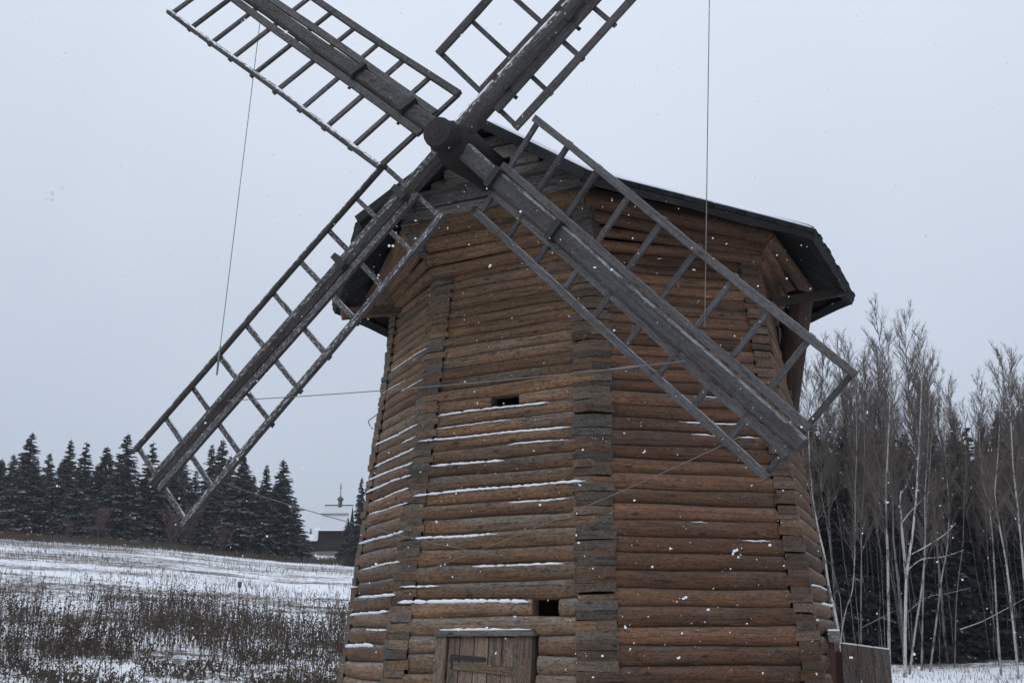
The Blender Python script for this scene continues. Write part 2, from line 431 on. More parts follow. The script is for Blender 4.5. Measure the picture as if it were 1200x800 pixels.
for a, b in zip(xs[:-1], xs[1:]):
    on_face_box('door_plank', 1, fx(a, 775)+.006, fx(b, 775)-.004, zb+.02, z2-.006, -.1, .012+rnd.uniform(0, .012), M_DOOR, DOOR, (.0+rnd.uniform(0, .2), rnd.uniform(.9, 1.15), 0), vertical=True)
def on_face_bar(name, pts, w, y0, y1, mat, parent, color=(0, 1, 0)):
    (xa, ya), (xb, yb) = pts; P, Q = img_on_face(1, xa, ya), img_on_face(1, xb, yb)
    n = face_frame(1, P[2])[4]; d = Q-P; L = np.linalg.norm(d); M = frame((P+Q)/2, d, np.cross(d, -n)*-1)
    # local y must point inwards / outwards along n
    s = 1 if np.dot(np.array([M[0][1], M[1][1], M[2][1]]), n) > 0 else -1
    a, b = sorted((s*y0, s*y1)); mb = MB(); mb.box((-L/2, a, -w/2), (L/2, b, w/2), jit=.003)
    return obj(name, mb.mesh(name, mat), parent, M, color)
on_face_bar('hinge', ((530, 769), (571, 772.5)), .045, .026, .04, M_IRON, DOOR)
on_face_bar('latch', ((530.5, 770), (531.5, 784)), .02, .026, .038, M_IRON, DOOR)
on_face_bar('door_brace', ((534, 779), (603, 786)), .075, .024, .05, M_DOOR, DOOR, (.1, .85, 0))
# ------------------------------------------------------------ flare under the eaves, cap logs
FL_Z0, FL_Z1 = Z_TOP-.06, 4.60+EYE
fl_top = {0: 2.86, 1: 2.9, 2: 2.92, 3: 2.92, 4: 2.92, 5: 2.85, 6: 2.9, 7: 2.9}
def fl_pt(k, t):                            # t 0 bottom .. 1 top of the flare, corner k
    k %= 8; A = edge(k, FL_Z0); th = ROT + (k-2)*math.pi/4
    B = V(CTR[0]+fl_top[k]*math.sin(th), CTR[1]-fl_top[k]*math.cos(th), FL_Z1 - (0 if k in (1, 2) else .22))
    b = .10*math.sin(t*math.pi)*-1
    P = A*(1-t) + B*t; r = P[:2]-CTR; P[:2] = CTR + r*(1+(b+.05)/np.linalg.norm(r)); return P
NF = 4
for k in range(8):
    for i in range(NF):
        a0, a1 = fl_pt(k, i/NF), fl_pt(k, (i+1)/NF); b0, b1 = fl_pt(k+1, i/NF), fl_pt(k+1, (i+1)/NF)
        e = (b0+b1-a0-a1)/2; L = np.linalg.norm(e); e /= L; c = (a0+a1+b0+b1)/4
        up = (a1+b1-a0-b0)/2; h = np.linalg.norm(up); M = frame(c, e, up)   # local y = z x x = inward
        n = np.array([M[0][1], M[1][1], M[2][1]]); s = 1 if np.dot(n[:2], CTR-c[:2]) > 0 else -1
        mb = MB(); ns = 5; prof = [(-.5, .0), (-.38, -.04), (0, -.058), (.38, -.04), (.5, .0), (.5, .12), (-.5, .12)]
        vs = []
        for q in range(ns+1):
            f = q/ns; l = (1-f)*np.linalg.norm(0) + 0
            x0 = -L/2 - ((i+.5)/NF - .5)*0; x = -L/2 + L*f
            for pz, py in prof:
                # ends follow the corner lines
                ex = (np.dot(((a1-a0) if f < .5 else (b1-b0)), e))*pz*(abs(2*f-1))
                if py > .1: ex += (.12*math.tan(math.pi/8)+.03)*(1 if f < .5 else -1)*abs(2*f-1)*0
                vs.append((x+ex, s*py + .006*math.sin(x*3+i+k), pz*h*1.03 + .006*math.sin(x*2.2+i*2)))
        m = len(prof); fc = []
        for q in range(ns):
            for w in range(m): fc.append((q*m+w, q*m+(w+1) % m, (q+1)*m+(w+1) % m, (q+1)*m+w) if s > 0 else (q*m+w, (q+1)*m+w, (q+1)*m+(w+1) % m, q*m+(w+1) % m))
        fc += [tuple(range(m)), tuple(ns*m+w for w in reversed(range(m)))]
        mb.add(vs, fc)
        obj('flared_log', mb.mesh('flared_log', M_LOGR if k in (2, 3, 4) else M_LOG, smooth=True, sharp=50), MILL, M, (0 if i < 3 else .0, rnd.uniform(.9, 1.15), 0))
def cap_log(lat0, lat1, z0, z1, fwd, mat, name='cap_log', color=(.2, .95, 0), dep=.22, parent=None, round_=.02):
    L = lat1-lat0; M = frame(cap_pt(fwd, (lat0+lat1)/2, (z0+z1)/2), SIDE, (0, 0, 1)); h = (z1-z0)/2
    mb = MB(); ns = 6; vs = []; prof = [(-h, .0), (-h*.7, -round_), (h*.7, -round_), (h, 0), (h, dep), (-h, dep)]; m = 6
    for q in range(ns+1):
        x = -L/2+L*q/ns; w = .008*math.sin(x*4+z0*9)
        for pz, py in prof: vs.append((x, py+w*.6, pz+w))
    fc = [(q*m+w, (q+1)*m+w, (q+1)*m+(w+1) % m, q*m+(w+1) % m) for q in range(ns) for w in range(m)]
    fc += [tuple(range(m)), tuple(ns*m+w for w in reversed(range(m)))]
    mb.add(vs, fc); return obj(name, mb.mesh(name, mat, smooth=True, sharp=40), parent or MILL, M, color)
FF = 2.92*math.cos(math.pi/8)
zf = FL_Z1
cap_log(-1.16, 1.14, zf+.004, zf+.15, FF, M_GREY, color=(.3, .95, .3))
cap_log(-1.14, 1.12, zf+.16, zf+.31, FF+.01, M_GREY, color=(.35, .9, 1))
cap_log(-1.2, -.98, zf+.09, zf+.21, FF+.05, M_GREY, 'log_end', (.4, .8, 0), .2)
cap_log(.82, 1.16, zf+.06, zf+.24, FF+.04, M_GREY, 'log_end', (.4, .75, 0), .2)
# dark hewn ends of the corner logs that carry the cap
for lt0, lt1, lb0, lb1, dz_, br in ((.80, 1.17, .93, 1.10, .46, .42), (-1.17, -.93, -1.10, -.98, .30, .8)):
    zt_ = zf-.004; zb_ = zf-dz_; fb = FF - .42*dz_/.6 + .03
    pts = [cap_pt(FF+.035, lt0, zt_), cap_pt(FF+.035, lt1, zt_), cap_pt(fb, lb1, zb_), cap_pt(fb, lb0, zb_)]
    M = frame(sum(pts)/4, SIDE, (0, 0, 1)); Mi = np.array(M.inverted()); q_ = pts + [p_ - UAX*.25 for p_ in pts]
    mb = MB(); mb.add([Mi[:3, :3] @ p_ + Mi[:3, 3] for p_ in q_], [(0,1,2,3), (7,6,5,4), (0,4,5,1), (1,5,6,2), (2,6,7,3), (3,7,4,0)])
    obj('corner_log_end', mb.mesh('corner_log_end', M_GREY), MILL, M, (.3, br, 0))
# side walls of the cap behind the gable, hidden under the roof
# ------------------------------------------------------------ roof
EZ = 4.23+EYE
er = {0: (3.35, 4.23), 1: (3.55, 4.50), 2: (3.62, 4.50), 3: (3.52, 4.23), 4: (3.46, 4.23), 5: (3.45, 4.23), 6: (3.45, 4.23), 7: (3.42, 4.23)}
def eave(k):
    k %= 8; r, z = er[k]; th = ROT + (k-2)*math.pi/4
    return V(CTR[0]+r*math.sin(th), CTR[1]-r*math.cos(th), z+EYE)
APEX = V(CTR[0], CTR[1], 6.07+EYE); 
PEAK = on_plane(567, 147, cap_pt(0, 0, 0), SIDE)
ROOF = bpy.data.objects.new('roof', None); COL.objects.link(ROOF); place(ROOF, Matrix.Translation(Vector(APEX)), MILL)
ROOF.empty_display_size = .2
def roof_facet(apexA, apexB, A, B, nb, seed):
    """boards running down the slope from the line apexA-apexB to the eave A-B"""
    r = random.Random(seed)
    nrm = np.cross(B-A, (apexA+apexB)/2-A); nrm /= np.linalg.norm(nrm)
    if nrm[2] < 0: nrm = -nrm
    for i in range(nb):
        t0, t1 = i/nb, (i+1)/nb; g = .0015/np.linalg.norm(B-A)
        ext = r.uniform(-.018, .02); lift = r.uniform(0, .005)
        p0, p1 = A+(B-A)*(t0+g), A+(B-A)*(t1-g); q0, q1 = apexA+(apexB-apexA)*t0, apexA+(apexB-apexA)*t1
        d = (p0+p1-q0-q1)/2; dn = d/np.linalg.norm(d); p0 = p0+dn*ext; p1 = p1+dn*ext
        q0 = q0*.985+p0*.015; q1 = q1*.985+p1*.015
        c = (p0+p1)/2; M = frame(c, dn, nrm); Mi = np.array(M.inverted())
        th = .05
        pts = [p0+nrm*lift, p1+nrm*lift, q1, q0]; pts += [x+nrm*th for x in pts]
        loc = [Mi[:3, :3] @ x + Mi[:3, 3] for x in pts]
        mb = MB(); mb.add(loc, [(0,1,2,3)[::-1], (4,5,6,7), (0,1,5,4), (1,2,6,5), (2,3,7,6), (3,0,4,7)])
        obj('roof_board', mb.mesh('roof_board', M_DARK), ROOF, M, (r.uniform(0, .15), r.uniform(.75, 1.25), 0))
    # ragged doubled edge below the boards
    n = 9; mb = MB(); dn = ((A+B)/2-(apexA+apexB)/2); dn /= np.linalg.norm(dn); e = (B-A)/np.linalg.norm(B-A); L = np.linalg.norm(B-A)
    M = frame((A+B)/2, e, nrm); Mi = np.array(M.inverted()); vs = []
    dl = Mi[:3, :3] @ dn
    for i in range(n+1):
        x = -L/2+L*i/n; w = r.uniform(-.012, .012)
        for a, z in ((.02, -.004), (.02, -.075+w), (-.10, -.075+w), (-.10, -.004)):
            vs.append(V(x, 0, z) + dl*a)
    fc = [(i*4+q, (i+1)*4+q, (i+1)*4+(q+1) % 4, i*4+(q+1) % 4) for i in range(n) for q in range(4)] + [(0,1,2,3), tuple(n*4+q for q in (3,2,1,0))]
    mb.add(vs, fc); obj('eave_board', mb.mesh('eave_board', M_DARK), ROOF, M, (.1, .8, 0))
    # snow cover
    ns = 10; vs = []; up = nrm*.055
    for i in range(ns+1):
        t = i/ns; a = A+(B-A)*t; q = apexA+(apexB-apexA)*t
        for u in (.0, .02, .35, .7, 1.0):
            inset = (r.uniform(.05, .10) if u == 0 else (.06 if u < .1 else 0))
            th = (.002, .012, .03, .04, .04)[(0, .02, .35, .7, 1.0).index(u)]
            p = a + (q-a)*(u+inset/np.linalg.norm(q-a+1e-6)) + nrm*.062 + nrm*th + nrm*r.uniform(-.006, .006)
            vs.append(p - APEX)
    fc = [(i*5+q, (i+1)*5+q, (i+1)*5+q+1, i*5+q+1) for i in range(ns) for q in range(4)]
    low = [tuple(np.array(x) - nrm*.012) for x in vs]; nn = len(vs)
    skirt = [(i*5, i*5+nn, (i+1)*5+nn, (i+1)*5) for i in range(ns)]
    obj('roof_snow', mesh('roof_snow', list(vs)+low, fc+skirt, M_SNOW, smooth=True), ROOF, Matrix.Translation(Vector(APEX)))
for k in (2, 3, 4, 5, 6, 7, 0):
    roof_facet(APEX, APEX, eave(k), eave(k+1), 22 if k in (2,) else 16, 40+k)
# front gable: two slopes meeting on the line peak - apex
def gable(Ek, seed):
    r = random.Random(seed); nrm = np.cross(Ek-PEAK, APEX-PEAK); nrm /= np.linalg.norm(nrm)
    if nrm[2] < 0: nrm = -nrm
    nb = 9
    for i in range(nb):                     # boards parallel to the rake
        t0, t1 = i/nb+.004, (i+1)/nb-.004
        a0, a1 = PEAK+(APEX-PEAK)*t0, PEAK+(APEX-PEAK)*t1; b0, b1 = Ek+(APEX-Ek)*t0, Ek+(APEX-Ek)*t1
        c = (b0+b1)/2; d = b0-a0; M = frame(c, d, nrm); Mi = np.array(M.inverted())
        pts = [a0, a1, b1, b0]; pts += [x+nrm*.05 for x in pts]
        loc = [Mi[:3, :3] @ x + Mi[:3, 3] for x in pts]
        mb = MB(); mb.add(loc, [(0,1,2,3)[::-1], (4,5,6,7), (0,1,5,4), (1,2,6,5), (2,3,7,6), (3,0,4,7)])
        obj('roof_board', mb.mesh('roof_board', M_DARK), ROOF, M, (.1, r.uniform(.8, 1.2), 0))
    # barge board along the rake
    d = Ek-PEAK; L = np.linalg.norm(d); M = frame((PEAK+Ek)/2 + UAX*.02, d, nrm)
    mb = MB(); mb.box((-L/2-.03, -.025, -.045), (L/2+.02, .025, .055), jit=.006)
    obj('barge_board', mb.mesh('barge_board', M_DARK), ROOF, M, (.2, 1.1, 0))
    v = []
    for t in (0, .1, .3, .6, 1):
        for u in (0, .25, .5, .75, 1):
            a = PEAK+(APEX-PEAK)*t; b = Ek+(APEX-Ek)*t
            v.append(a+(b-a)*u + nrm*(.06+(.035 if t else .004)) - APEX)
    fc = [(i*5+q, (i+1)*5+q, (i+1)*5+q+1, i*5+q+1) for i in range(4) for q in range(4)]
    n = len(v); v += [p-nrm*.06 for p in v]
    fc += [(q, q+n, q+1+n, q+1) for q in range(4)]
    obj('roof_snow', mesh('roof_snow', v, fc, M_SNOW, smooth=True), ROOF, Matrix.Translation(Vector(APEX)))
gable(eave(2), 91); gable(eave(1), 92)
# gable wall of boards, with the dark opening beside the shaft
GF = 2.74
def glat(x, y):
    P = on_plane(x, y, cap_pt(GF, 0, 0), UAX); d = P-cap_pt(0, 0, 0); return float(np.dot(d, SIDE)), float(P[2])
pk_z = PEAK[2]; e2 = eave(2); rake_lat = float(np.dot(e2-cap_pt(0, 0, 0), SIDE)); rk = (pk_z-e2[2])/rake_lat
hx0, hz0 = glat(573, 205); hx1, hz1 = glat(599, 180)
z = zf+.318; i = 0
while z < pk_z-.12:
    h = (.135, .12, .15, .13, .12, .1)[min(i, 5)]
    w = (pk_z+.03-(z+h*.5))/rk
    if w < .06: break
    segs = [(-w, w)]
    if z+h*.5 < hz1 and z+h*.5 > hz0: segs = [(-w, hx0), (hx1, w)]
    for a, b in segs:
        if b-a > .05: cap_log(a, b, z+.004, z+h-.004, GF+rnd.uniform(-.02, .03), M_GREY, 'gable_board', (rnd.uniform(0, .3), rnd.uniform(1.7, 2.3), .3), .05, round_=.004)
    z += h; i += 1
# ledge closing the top of the front logs
M = frame(cap_pt(GF+.02, 0, zf+.312), SIDE, (0, 0, 1)); mb = MB(); mb.box((-1.1, -.05, -.01), (1.1, .3, .006)); obj('ledge_board', mb.mesh('ledge_board', M_GREY), MILL, M, (.3, .8, 1))
# ------------------------------------------------------------ shaft and sails
DL = .118
AX = V(UAX[0]*math.cos(DL), UAX[1]*math.cos(DL), math.sin(DL)); UPA = np.cross(SIDE, AX); UPA = UPA if UPA[2] > 0 else -UPA
O = V(-.62728, 10.89015, 5.05068+EYE)
SH = bpy.data.objects.new('windshaft', None); COL.objects.link(SH); AXS = AX*math.cos(.13) - UPA*math.sin(.13); shM = frame(O - V(0, 0, .035), AXS, UPA); place(SH, shM, MILL)
mb = MB(); mb.tube([(.12, 0, 0), (.10, 0, 0), (.06, 0, 0), (-.1, 0, 0), (-.35, 0, 0), (-.6, 0, 0), (-2.6, 0, 0)], [.12, .20, .235, .245, .24, .22, .2], 16)
obj('shaft_log', mb.mesh('shaft_log', M_HUB, smooth=True, sharp=40), SH, shM, (0, 1, 0))
mb = MB(); mb.tube([(.10, 0, 0), (.16, 0, 0), (.30, 0, 0), (.33, 0, 0), (.335, 0, 0)], [.15, .163, .167, .16, .148], 18)
mb.tube([(.335, 0, 0), (.341, 0, 0)], [.10, .095], 14); mb.tube([(.34, 0, 0), (.347, 0, 0)], [.05, .045], 10)
obj('shaft_head', mb.mesh('shaft_head', M_HUB, smooth=True, sharp=40), SH, shM, (.3, 1.0, .5))
mb = MB(); mb.tube([(.17, 0, 0), (.215, 0, 0)], [.174, .174], 18); obj('iron_ring', mb.mesh('iron_ring', M_IRON, smooth=True, sharp=40), SH, shM)
# blades: cone, angle, (W, N, twist, t0, t1, skew, tN)
BL = [(.022, .786, (.8284, .4286, .2663, .6163, 4.9, .0048, -.0581), 'sail pointing to the upper right with a snowy round stock'),
      (.015, .85, (.7617, .48, .2844, .412, 5.0509, .0013, .1056), 'sail pointing to the upper left, light showing along its stock'),
      (.026, .774, (.6764, .5463, .0512, .6899, 4.8573, -.0359, -.0119), 'sail pointing to the lower left in front of the spruces'),
      (.044, .778, (.7121, .4058, .1954, .7466, 4.8684, .0094, .1058), 'blue-grey sail pointing to the lower right across the tower')]
SAILPT = {}
for i, (cone, psi, (Wd, Nr, om, t0, t1, sk, tN), lab) in enumerate(BL):
    psi += i*math.pi/2
    d = math.cos(cone)*(math.cos(psi)*SIDE + math.sin(psi)*UPA) - math.sin(cone)*AX; d /= np.linalg.norm(d)
    a2 = AX - np.dot(AX, d)*d; a2 /= np.linalg.norm(a2)
    b = np.cross(a2, d); ccw = -math.sin(psi)*SIDE + math.cos(psi)*UPA
    if np.dot(b, ccw) < 0: b = -b
    bb = math.cos(om)*b + math.sin(om)*a2
    nn = np.cross(d, bb); nn = nn if np.dot(nn, AX) > 0 else -nn     # towards the viewer
    SM = frame(O, d, nn)
    yl = np.array([SM[0][1], SM[1][1], SM[2][1]]); sg = 1 if np.dot(yl, bb) > 0 else -1
    sail = bpy.data.objects.new('sail', None); COL.objects.link(sail); place(sail, SM, MILL); sail['label'] = lab
    Lst = {0: 4.94, 1: 5.0, 2: 4.92, 3: 4.95}[i]
    SAILPT[i] = lambda t, w, n=0, d=d, bb=bb, nn=nn: O + d*t + bb*w + nn*n
    sn = {0: 1.7, 1: .12, 2: 1.1, 3: .3}[i]; cx = {0: (.1, .95), 1: (.15, 1.0), 2: (.05, .95), 3: (.3, 1.0)}[i]
    # local: x along the stock, y*sg = wide side, z = towards the viewer
    mb = MB()
    if i == 0:
        mb.tube([(.1, 0, .0), (1.2, 0, .01), (2.6, 0, .01), (Lst, 0, .0)], [.125, .115, .105, .085], 12)
    else:
        n = 8; vs = []
        for q in range(n+1):
            x = .12+(Lst-.12)*q/n; w = .095-.02*q/n; hh = (.09-.025*q/n) if i == 2 else .052; wv = .006*math.sin(q*1.7+i)
            ch = .05 if i == 2 else .022
            vs += [(x, -w+wv, -hh+ch), (x, -w+ch+wv, -hh), (x, w-ch+wv, -hh), (x, w+wv, -hh+ch), (x, w+wv, hh-ch), (x, w-ch+wv, hh), (x, -w+ch+wv, hh), (x, -w+wv, hh-ch)]
        fc = [(q*8+u, q*8+(u+1) % 8, (q+1)*8+(u+1) % 8, (q+1)*8+u) for q in range(n) for u in range(8)] + [tuple(reversed(range(8))), tuple(n*8+u for u in range(8))]
        mb.add(vs, fc)
    obj('stock', mb.mesh('stock', M_SAIL, smooth=True, sharp=35), sail, SM, (cx[0], cx[1]*(.9 if i in (1, 2) else 1.0), sn))
    # battens on either side of the stock
    for s_, off, dz in ((1, {2: .138, 3: .136}.get(i, .15), {0: -.03, 3: -.02}.get(i, 0)), (-1, .134 if i == 3 else .148, {0: .03, 2: -.11, 3: -.035}.get(i, .0))):
        w = .036 if i == 3 else .042; y0 = sg*s_*off; x0 = (t0 if s_ > 0 else t0+tN); M = SM @ Matrix.Translation(Vector(((x0+t1)/2, y0, dz)))
        mb = MB(); L = t1-x0; n = 6; vs = []
        for q in range(n+1):
            x = -L/2-.03+(L+.06)*q/n; wv = .008*math.sin(q*1.3+i*2+s_)
            vs += [(x, -w+wv, -.02), (x, w+wv, -.02), (x, w+wv, .022), (x, -w+wv, .022)]
        fc = [(q*4+u, q*4+(u+1) % 4, (q+1)*4+(u+1) % 4, (q+1)*4+u) for q in range(n) for u in range(4)] + [(3,2,1,0), tuple(n*4+u for u in range(4))]
        mb.add(vs, fc); obj('batten', mb.mesh('batten', M_SAIL), sail, M, (cx[0]+.1, cx[1]*rnd.uniform(.9, 1.25), sn*.6), **({} if not (i == 0 and s_ < 0) else {'label': 'brown batten beside the round snowy stock'}))
    # outer rails
    wt = {1: (.72, .81), 2: (.615, .745)}.get(i, (Wd, Wd))
    def rail(wa, wb, xa, xb, pole=False):
        A, B = V(xa, sg*wa, 0), V(xb, sg*wb, 0); dd = B-A; L = np.linalg.norm(dd)
        M = SM @ frame((A+B)/2, dd, (0, 0, 1)); mb = MB(); n = 7; vs = []
        for q in range(n+1):
            x = -L/2-.035+(L+.07)*q/n; wv = .008*math.sin(q*1.1+i+wa*5); w2 = .036+.003*math.sin(q*2.1+i)
            vs += [(x, -w2+wv, -.026), (x, w2+wv, -.026), (x, w2+wv, .026), (x, -w2+wv, .026)]
        fc = [(q*4+u, q*4+(u+1) % 4, (q+1)*4+(u+1) % 4, (q+1)*4+u) for q in range(n) for u in range(4)] + [(3,2,1,0), tuple(n*4+u for u in range(4))]
        if pole: mb.tube([(-L/2-.035+(L+.07)*q/n, .008*math.sin(q*1.1+i), 0) for q in range(n+1)], .037, 9)
        else: mb.add(vs, fc)
        obj('rail', mb.mesh('rail', M_SAIL, smooth=True, sharp=50), sail, M, (cx[0]+.15, cx[1]*1.1, 1.7 if pole else sn*1.2))
    rail(wt[0], wt[1], t0+sk*Wd, t1+sk*Wd, i in (1,)); rail(-Nr, -Nr, t0+tN-sk*Nr, t1-sk*Nr, i == 2)
    NRG = 10
    for q in range(NRG):
        f = q/(NRG-1); xw = t0+(t1-t0)*f + sk*Wd + rnd.uniform(-.015, .015)*(0 < q < NRG-1); xn = t0+tN*(1-f)+(t1-t0)*f - sk*Nr
        ww = wt[0]+(wt[1]-wt[0])*f
        A, B = V(xn, -sg*(Nr+(.045 if q not in (0, NRG-1) else .02)), -.03), V(xw, sg*(ww+(.045 if q not in (0, NRG-1) else .02)), -.03)
        dd = B-A; L = np.linalg.norm(dd); M = SM @ frame((A+B)/2, dd, (0, 0, 1)); mb = MB()
        mb.box((-L/2, -.026, -.017), (L/2, .026, .017), jit=.004)
        obj('rung', mb.mesh('rung', M_SAIL), sail, M, (cx[0]+.15, cx[1]*rnd.uniform(.9, 1.15), sn*.8))
    for tb in (.78, 1.75):
        M = SM @ Matrix.Translation(Vector((tb, 0, 0))); mb = MB()
        mb.box((-.035, -.112, -.11), (.035, .112, .11)); mb.box((-.02, -.2, -.055), (.02, .2, -.045))
        obj('iron_band', mb.mesh('iron_band', M_IRON), sail, M)
# ------------------------------------------------------------ tail pole under the rear eave
P = at_depth(938, 346, 13.15); Q = at_depth(893, 760, 16.6); Q = P + (Q-P)*1.35
MB_ = MB(); L = np.linalg.norm(Q-P); nq = 10
MB_.tube([(L*i/nq, .02*math.sin(i*.9), .02*math.sin(i*1.3)) for i in range(nq+1)], [.165+.008*math.sin(i*2) for i in range(nq+1)], 10)
obj('tail_pole', MB_.mesh('tail_pole', M_BARK, smooth=True), MILL, frame(P, Q-P, (0, 1, .3)), (0, .8, 0))
a, b = at_depth(900, 356, 12.6), at_depth(990, 341, 13.5)
M = frame((a+b)/2, b-a, (0, 0, 1)); L = np.linalg.norm(b-a); mb = MB(); mb.box((-L/2, -.06, -.05), (L/2, .06, .05), jit=.006)
obj('tail_beam', mb.mesh('tail_beam', M_BARK), MILL, M, (0, .4, 0))
a, b = at_depth(400, 368, 13.7), at_depth(475, 362, 13.9)
M = frame((a+b)/2, b-a, (0, 0, 1)); L = np.linalg.norm(b-a); mb = MB(); mb.box((-L/2, -.06, -.06), (L/2, .06, .06), jit=.006)
obj('tail_beam', mb.mesh('tail_beam', M_LOG), MILL, M, (.3, .55, 0))

# ------------------------------------------------------------ ground
def smooth(a, b, x):
    t = min(1, max(0, (x-a)/(b-a))); return t*t*(3-2*t)
AZ = [-180, -100, -60, -24.5, -17, -11, -8, 0, 8, 19, 60, 100, 180]
SL = [0, .02, .1, .1065, .1005, .0888, .087, .06, .03, .02, .02, .0, 0]
def ground(x, y):
    d = math.hypot(x, y); az = math.degrees(math.atan2(x, y))
    s = float(np.interp(az, AZ, SL)); u = max(0, d-24)
    u = u*u/(u+6) + 6*smooth(0, 60, u) if u > 0 else 0
    u = min(u, 210)
    return s*u + .05*math.sin(x*.31+1)*math.sin(y*.27) + .03*math.sin(x*.9)*math.cos(y*.8+2)
def build_ground():
    ds = [0, 2, 4, 6, 9, 12, 15, 18, 21, 24]
    while ds[-1] < 170: ds.append(ds[-1]*1.035)
    while ds[-1] < 1500: ds.append(ds[-1]*1.25)
    azs = [-180+4*i for i in range(34)] + [-44+.8*i for i in range(111)] + [48+4*i for i in range(33)]
    v = [(0, 0, ground(0, .01))]; f = []
    n = len(azs)
    for d in ds[1:]:
        for a in azs:
            x, y = d*math.sin(R_(a)), d*math.cos(R_(a)); v.append((x, y, ground(x, y)))
    for q in range(n): f.append((0, 1+(q+1) % n, 1+q))
    for i in range(len(ds)-2):
        for q in range(n):
            a, b = 1+i*n+q, 1+i*n+(q+1) % n; f.append((a, b, b+n, a+n))
    m, t, bs = newmat('snowy_field', .9)
    P = coords(t, rand=False)
    fine = noise_(t, P, 3.2, 6, .72); med = noise_(t, P, .42, 5, .65); big = noise_(t, coords(t, (.035, .11, .05), rand=False), 1.0, 4, .6, .4)
    dens = math_(t, 'ADD', math_(t, 'MULTIPLY', ramp_(t, big, .38, .62), .5), math_(t, 'MULTIPLY', ramp_(t, med, .35, .65), .35))
    grass = ramp_(t, math_(t, 'SUBTRACT', math_(t, 'ADD', fine, math_(t, 'MULTIPLY', dens, .42)), .70), -.05, .12)
    gc = mix_(t, noise_(t, P, 1.3, 4), (.19, .16, .135), (.085, .072, .062))
    c = mix_(t, grass, SNOW, gc)
    t.links.new(c, bs.inputs['Base Color']); bump_(t, bs, math_(t, 'ADD', fine, med), .6, .12)
    obj('ground', mesh('ground', v, f, m, smooth=True), None, None, kind='structure')
build_ground()
M_WEED = plain('dry_weed', (.072, .054, .041), .9, None, .4)
M_TUFT = plain('dry_grass', (.13, .112, .095), .9, None, .35)
def polar(az, d): return d*math.sin(R_(az)), d*math.cos(R_(az))
def weeds(name, label, n, azr, dr_, hr, mat, seed, dens=None, heads=True, w=.008, lean=.16):
    r = random.Random(seed); vs = []; fs = []
    while n > 0:
        az = r.uniform(*azr); d = math.sqrt(r.uniform(dr_[0]**2, dr_[1]**2)); x, y = polar(az, d)
        if dens and r.random() > dens(az, d, x, y): n -= .25; continue
        n -= 1; z = ground(x, y); h = r.uniform(*hr); a = r.uniform(0, 6.28); lx, ly = r.gauss(0, lean)*h, r.gauss(0, lean)*h
        k = len(vs); ww = w*r.uniform(.7, 1.4)
        for q in range(3):
            c, s = math.cos(a+q*2.09), math.sin(a+q*2.09); vs.append((x+c*ww, y+s*ww, z-.03))
        for q in range(3):
            c, s = math.cos(a+q*2.09), math.sin(a+q*2.09); vs.append((x+lx*.5+c*ww*.8, y+ly*.5+s*ww*.8, z+h*.6))
        vs.append((x+lx, y+ly, z+h))
        for q in range(3):
            q2 = (q+1) % 3; fs += [(k+q, k+q2, k+3+q2, k+3+q), (k+3+q, k+3+q2, k+6)]
        if heads:
            for t in range(r.choice((2, 3, 4))):
                u = r.uniform(.35, 1.0); px, py, pz = x+lx*u, y+ly*u, z+h*u; b = r.uniform(0, 6.28); l = r.uniform(.05, .13); k = len(vs); e = .022
                dx, dy = math.cos(b), math.sin(b)
                vs += [(px, py, pz-e), (px-dy*e, py+dx*e, pz+e), (px+dy*e, py-dx*e, pz+e), (px+dx*l, py+dy*l, pz+l*r.uniform(.3, 1))]
                fs += [(k, k+1, k+3), (k+1, k+2, k+3), (k+2, k, k+3), (k, k+2, k+1)]
    return obj(name, mesh(name, vs, fs, mat), None, None, kind='stuff', label=label, category='weeds' if heads else 'grass')
def clump(az, d, x, y):
    a = math.sin(x*.55+1.3)*math.sin(y*.31+.4) + .6*math.sin(x*1.3+y*.7)
    dd = d + 3.5*math.sin(az*.55+1) + 2.5*math.sin(az*1.7) + 1.5*math.sin(az*4.1+2)
    band = .8*smooth(29, 37, dd)*(1-smooth(45, 58, dd)) + .2*(d < 60) + .015
    b = math.sin(x*.23+.7)*math.sin(d*.41) + .7*math.sin(x*.9+d*.6)*math.sin(d*1.1)
    return min(1, max(.02, band*(.7+.3*a) if b > -.25 or d > 38 else band*.2))
weeds('weeds', 'dark dry weed stalks standing in the snowy field', 16000, (-36, -5), (24, 70), (.3, 1.05), M_WEED, 3, clump)
weeds('weeds', 'low dark weed clumps in the patchy snow of the near field', 4800, (-36, -5), (22, 40), (.06, .4), M_WEED, 8, lambda az, d, x, y: 1 if math.sin(x*1.1+y*.35)*math.sin(y*.9-x*.2+1)+.5*math.sin(x*2.7+1)*math.sin(y*2.2) > .12 else .06, lean=.45, w=.012)
def clump2(az, d, x, y):
    a = math.sin(x*.12+.5)*math.sin(d*.16+az*.05) + .5*math.sin(x*.45+d*.3); return max(.03, min(1, .1+.6*a+.35*(az < -18)*smooth(80, 105, d)))
weeds('dry_grass', 'thin pale dry grass poking through the snow up the slope', 13000, (-36, -5), (56, 150), (.12, .5), M_TUFT, 4, clump2, heads=False, w=.014, lean=.3)
weeds('dry_grass', 'dry grass through the snow at the edge of the birch wood', 5000, (12, 36), (24, 60), (.06, .22), M_TUFT, 5, None, heads=False, w=.008, lean=.3)
weeds('weeds', 'dark grass strip under the spruces at the top of the field', 7000, (-30, -6), (136, 152), (.3, 1.0), M_WEED, 6, None, heads=False, w=.03, lean=.25)
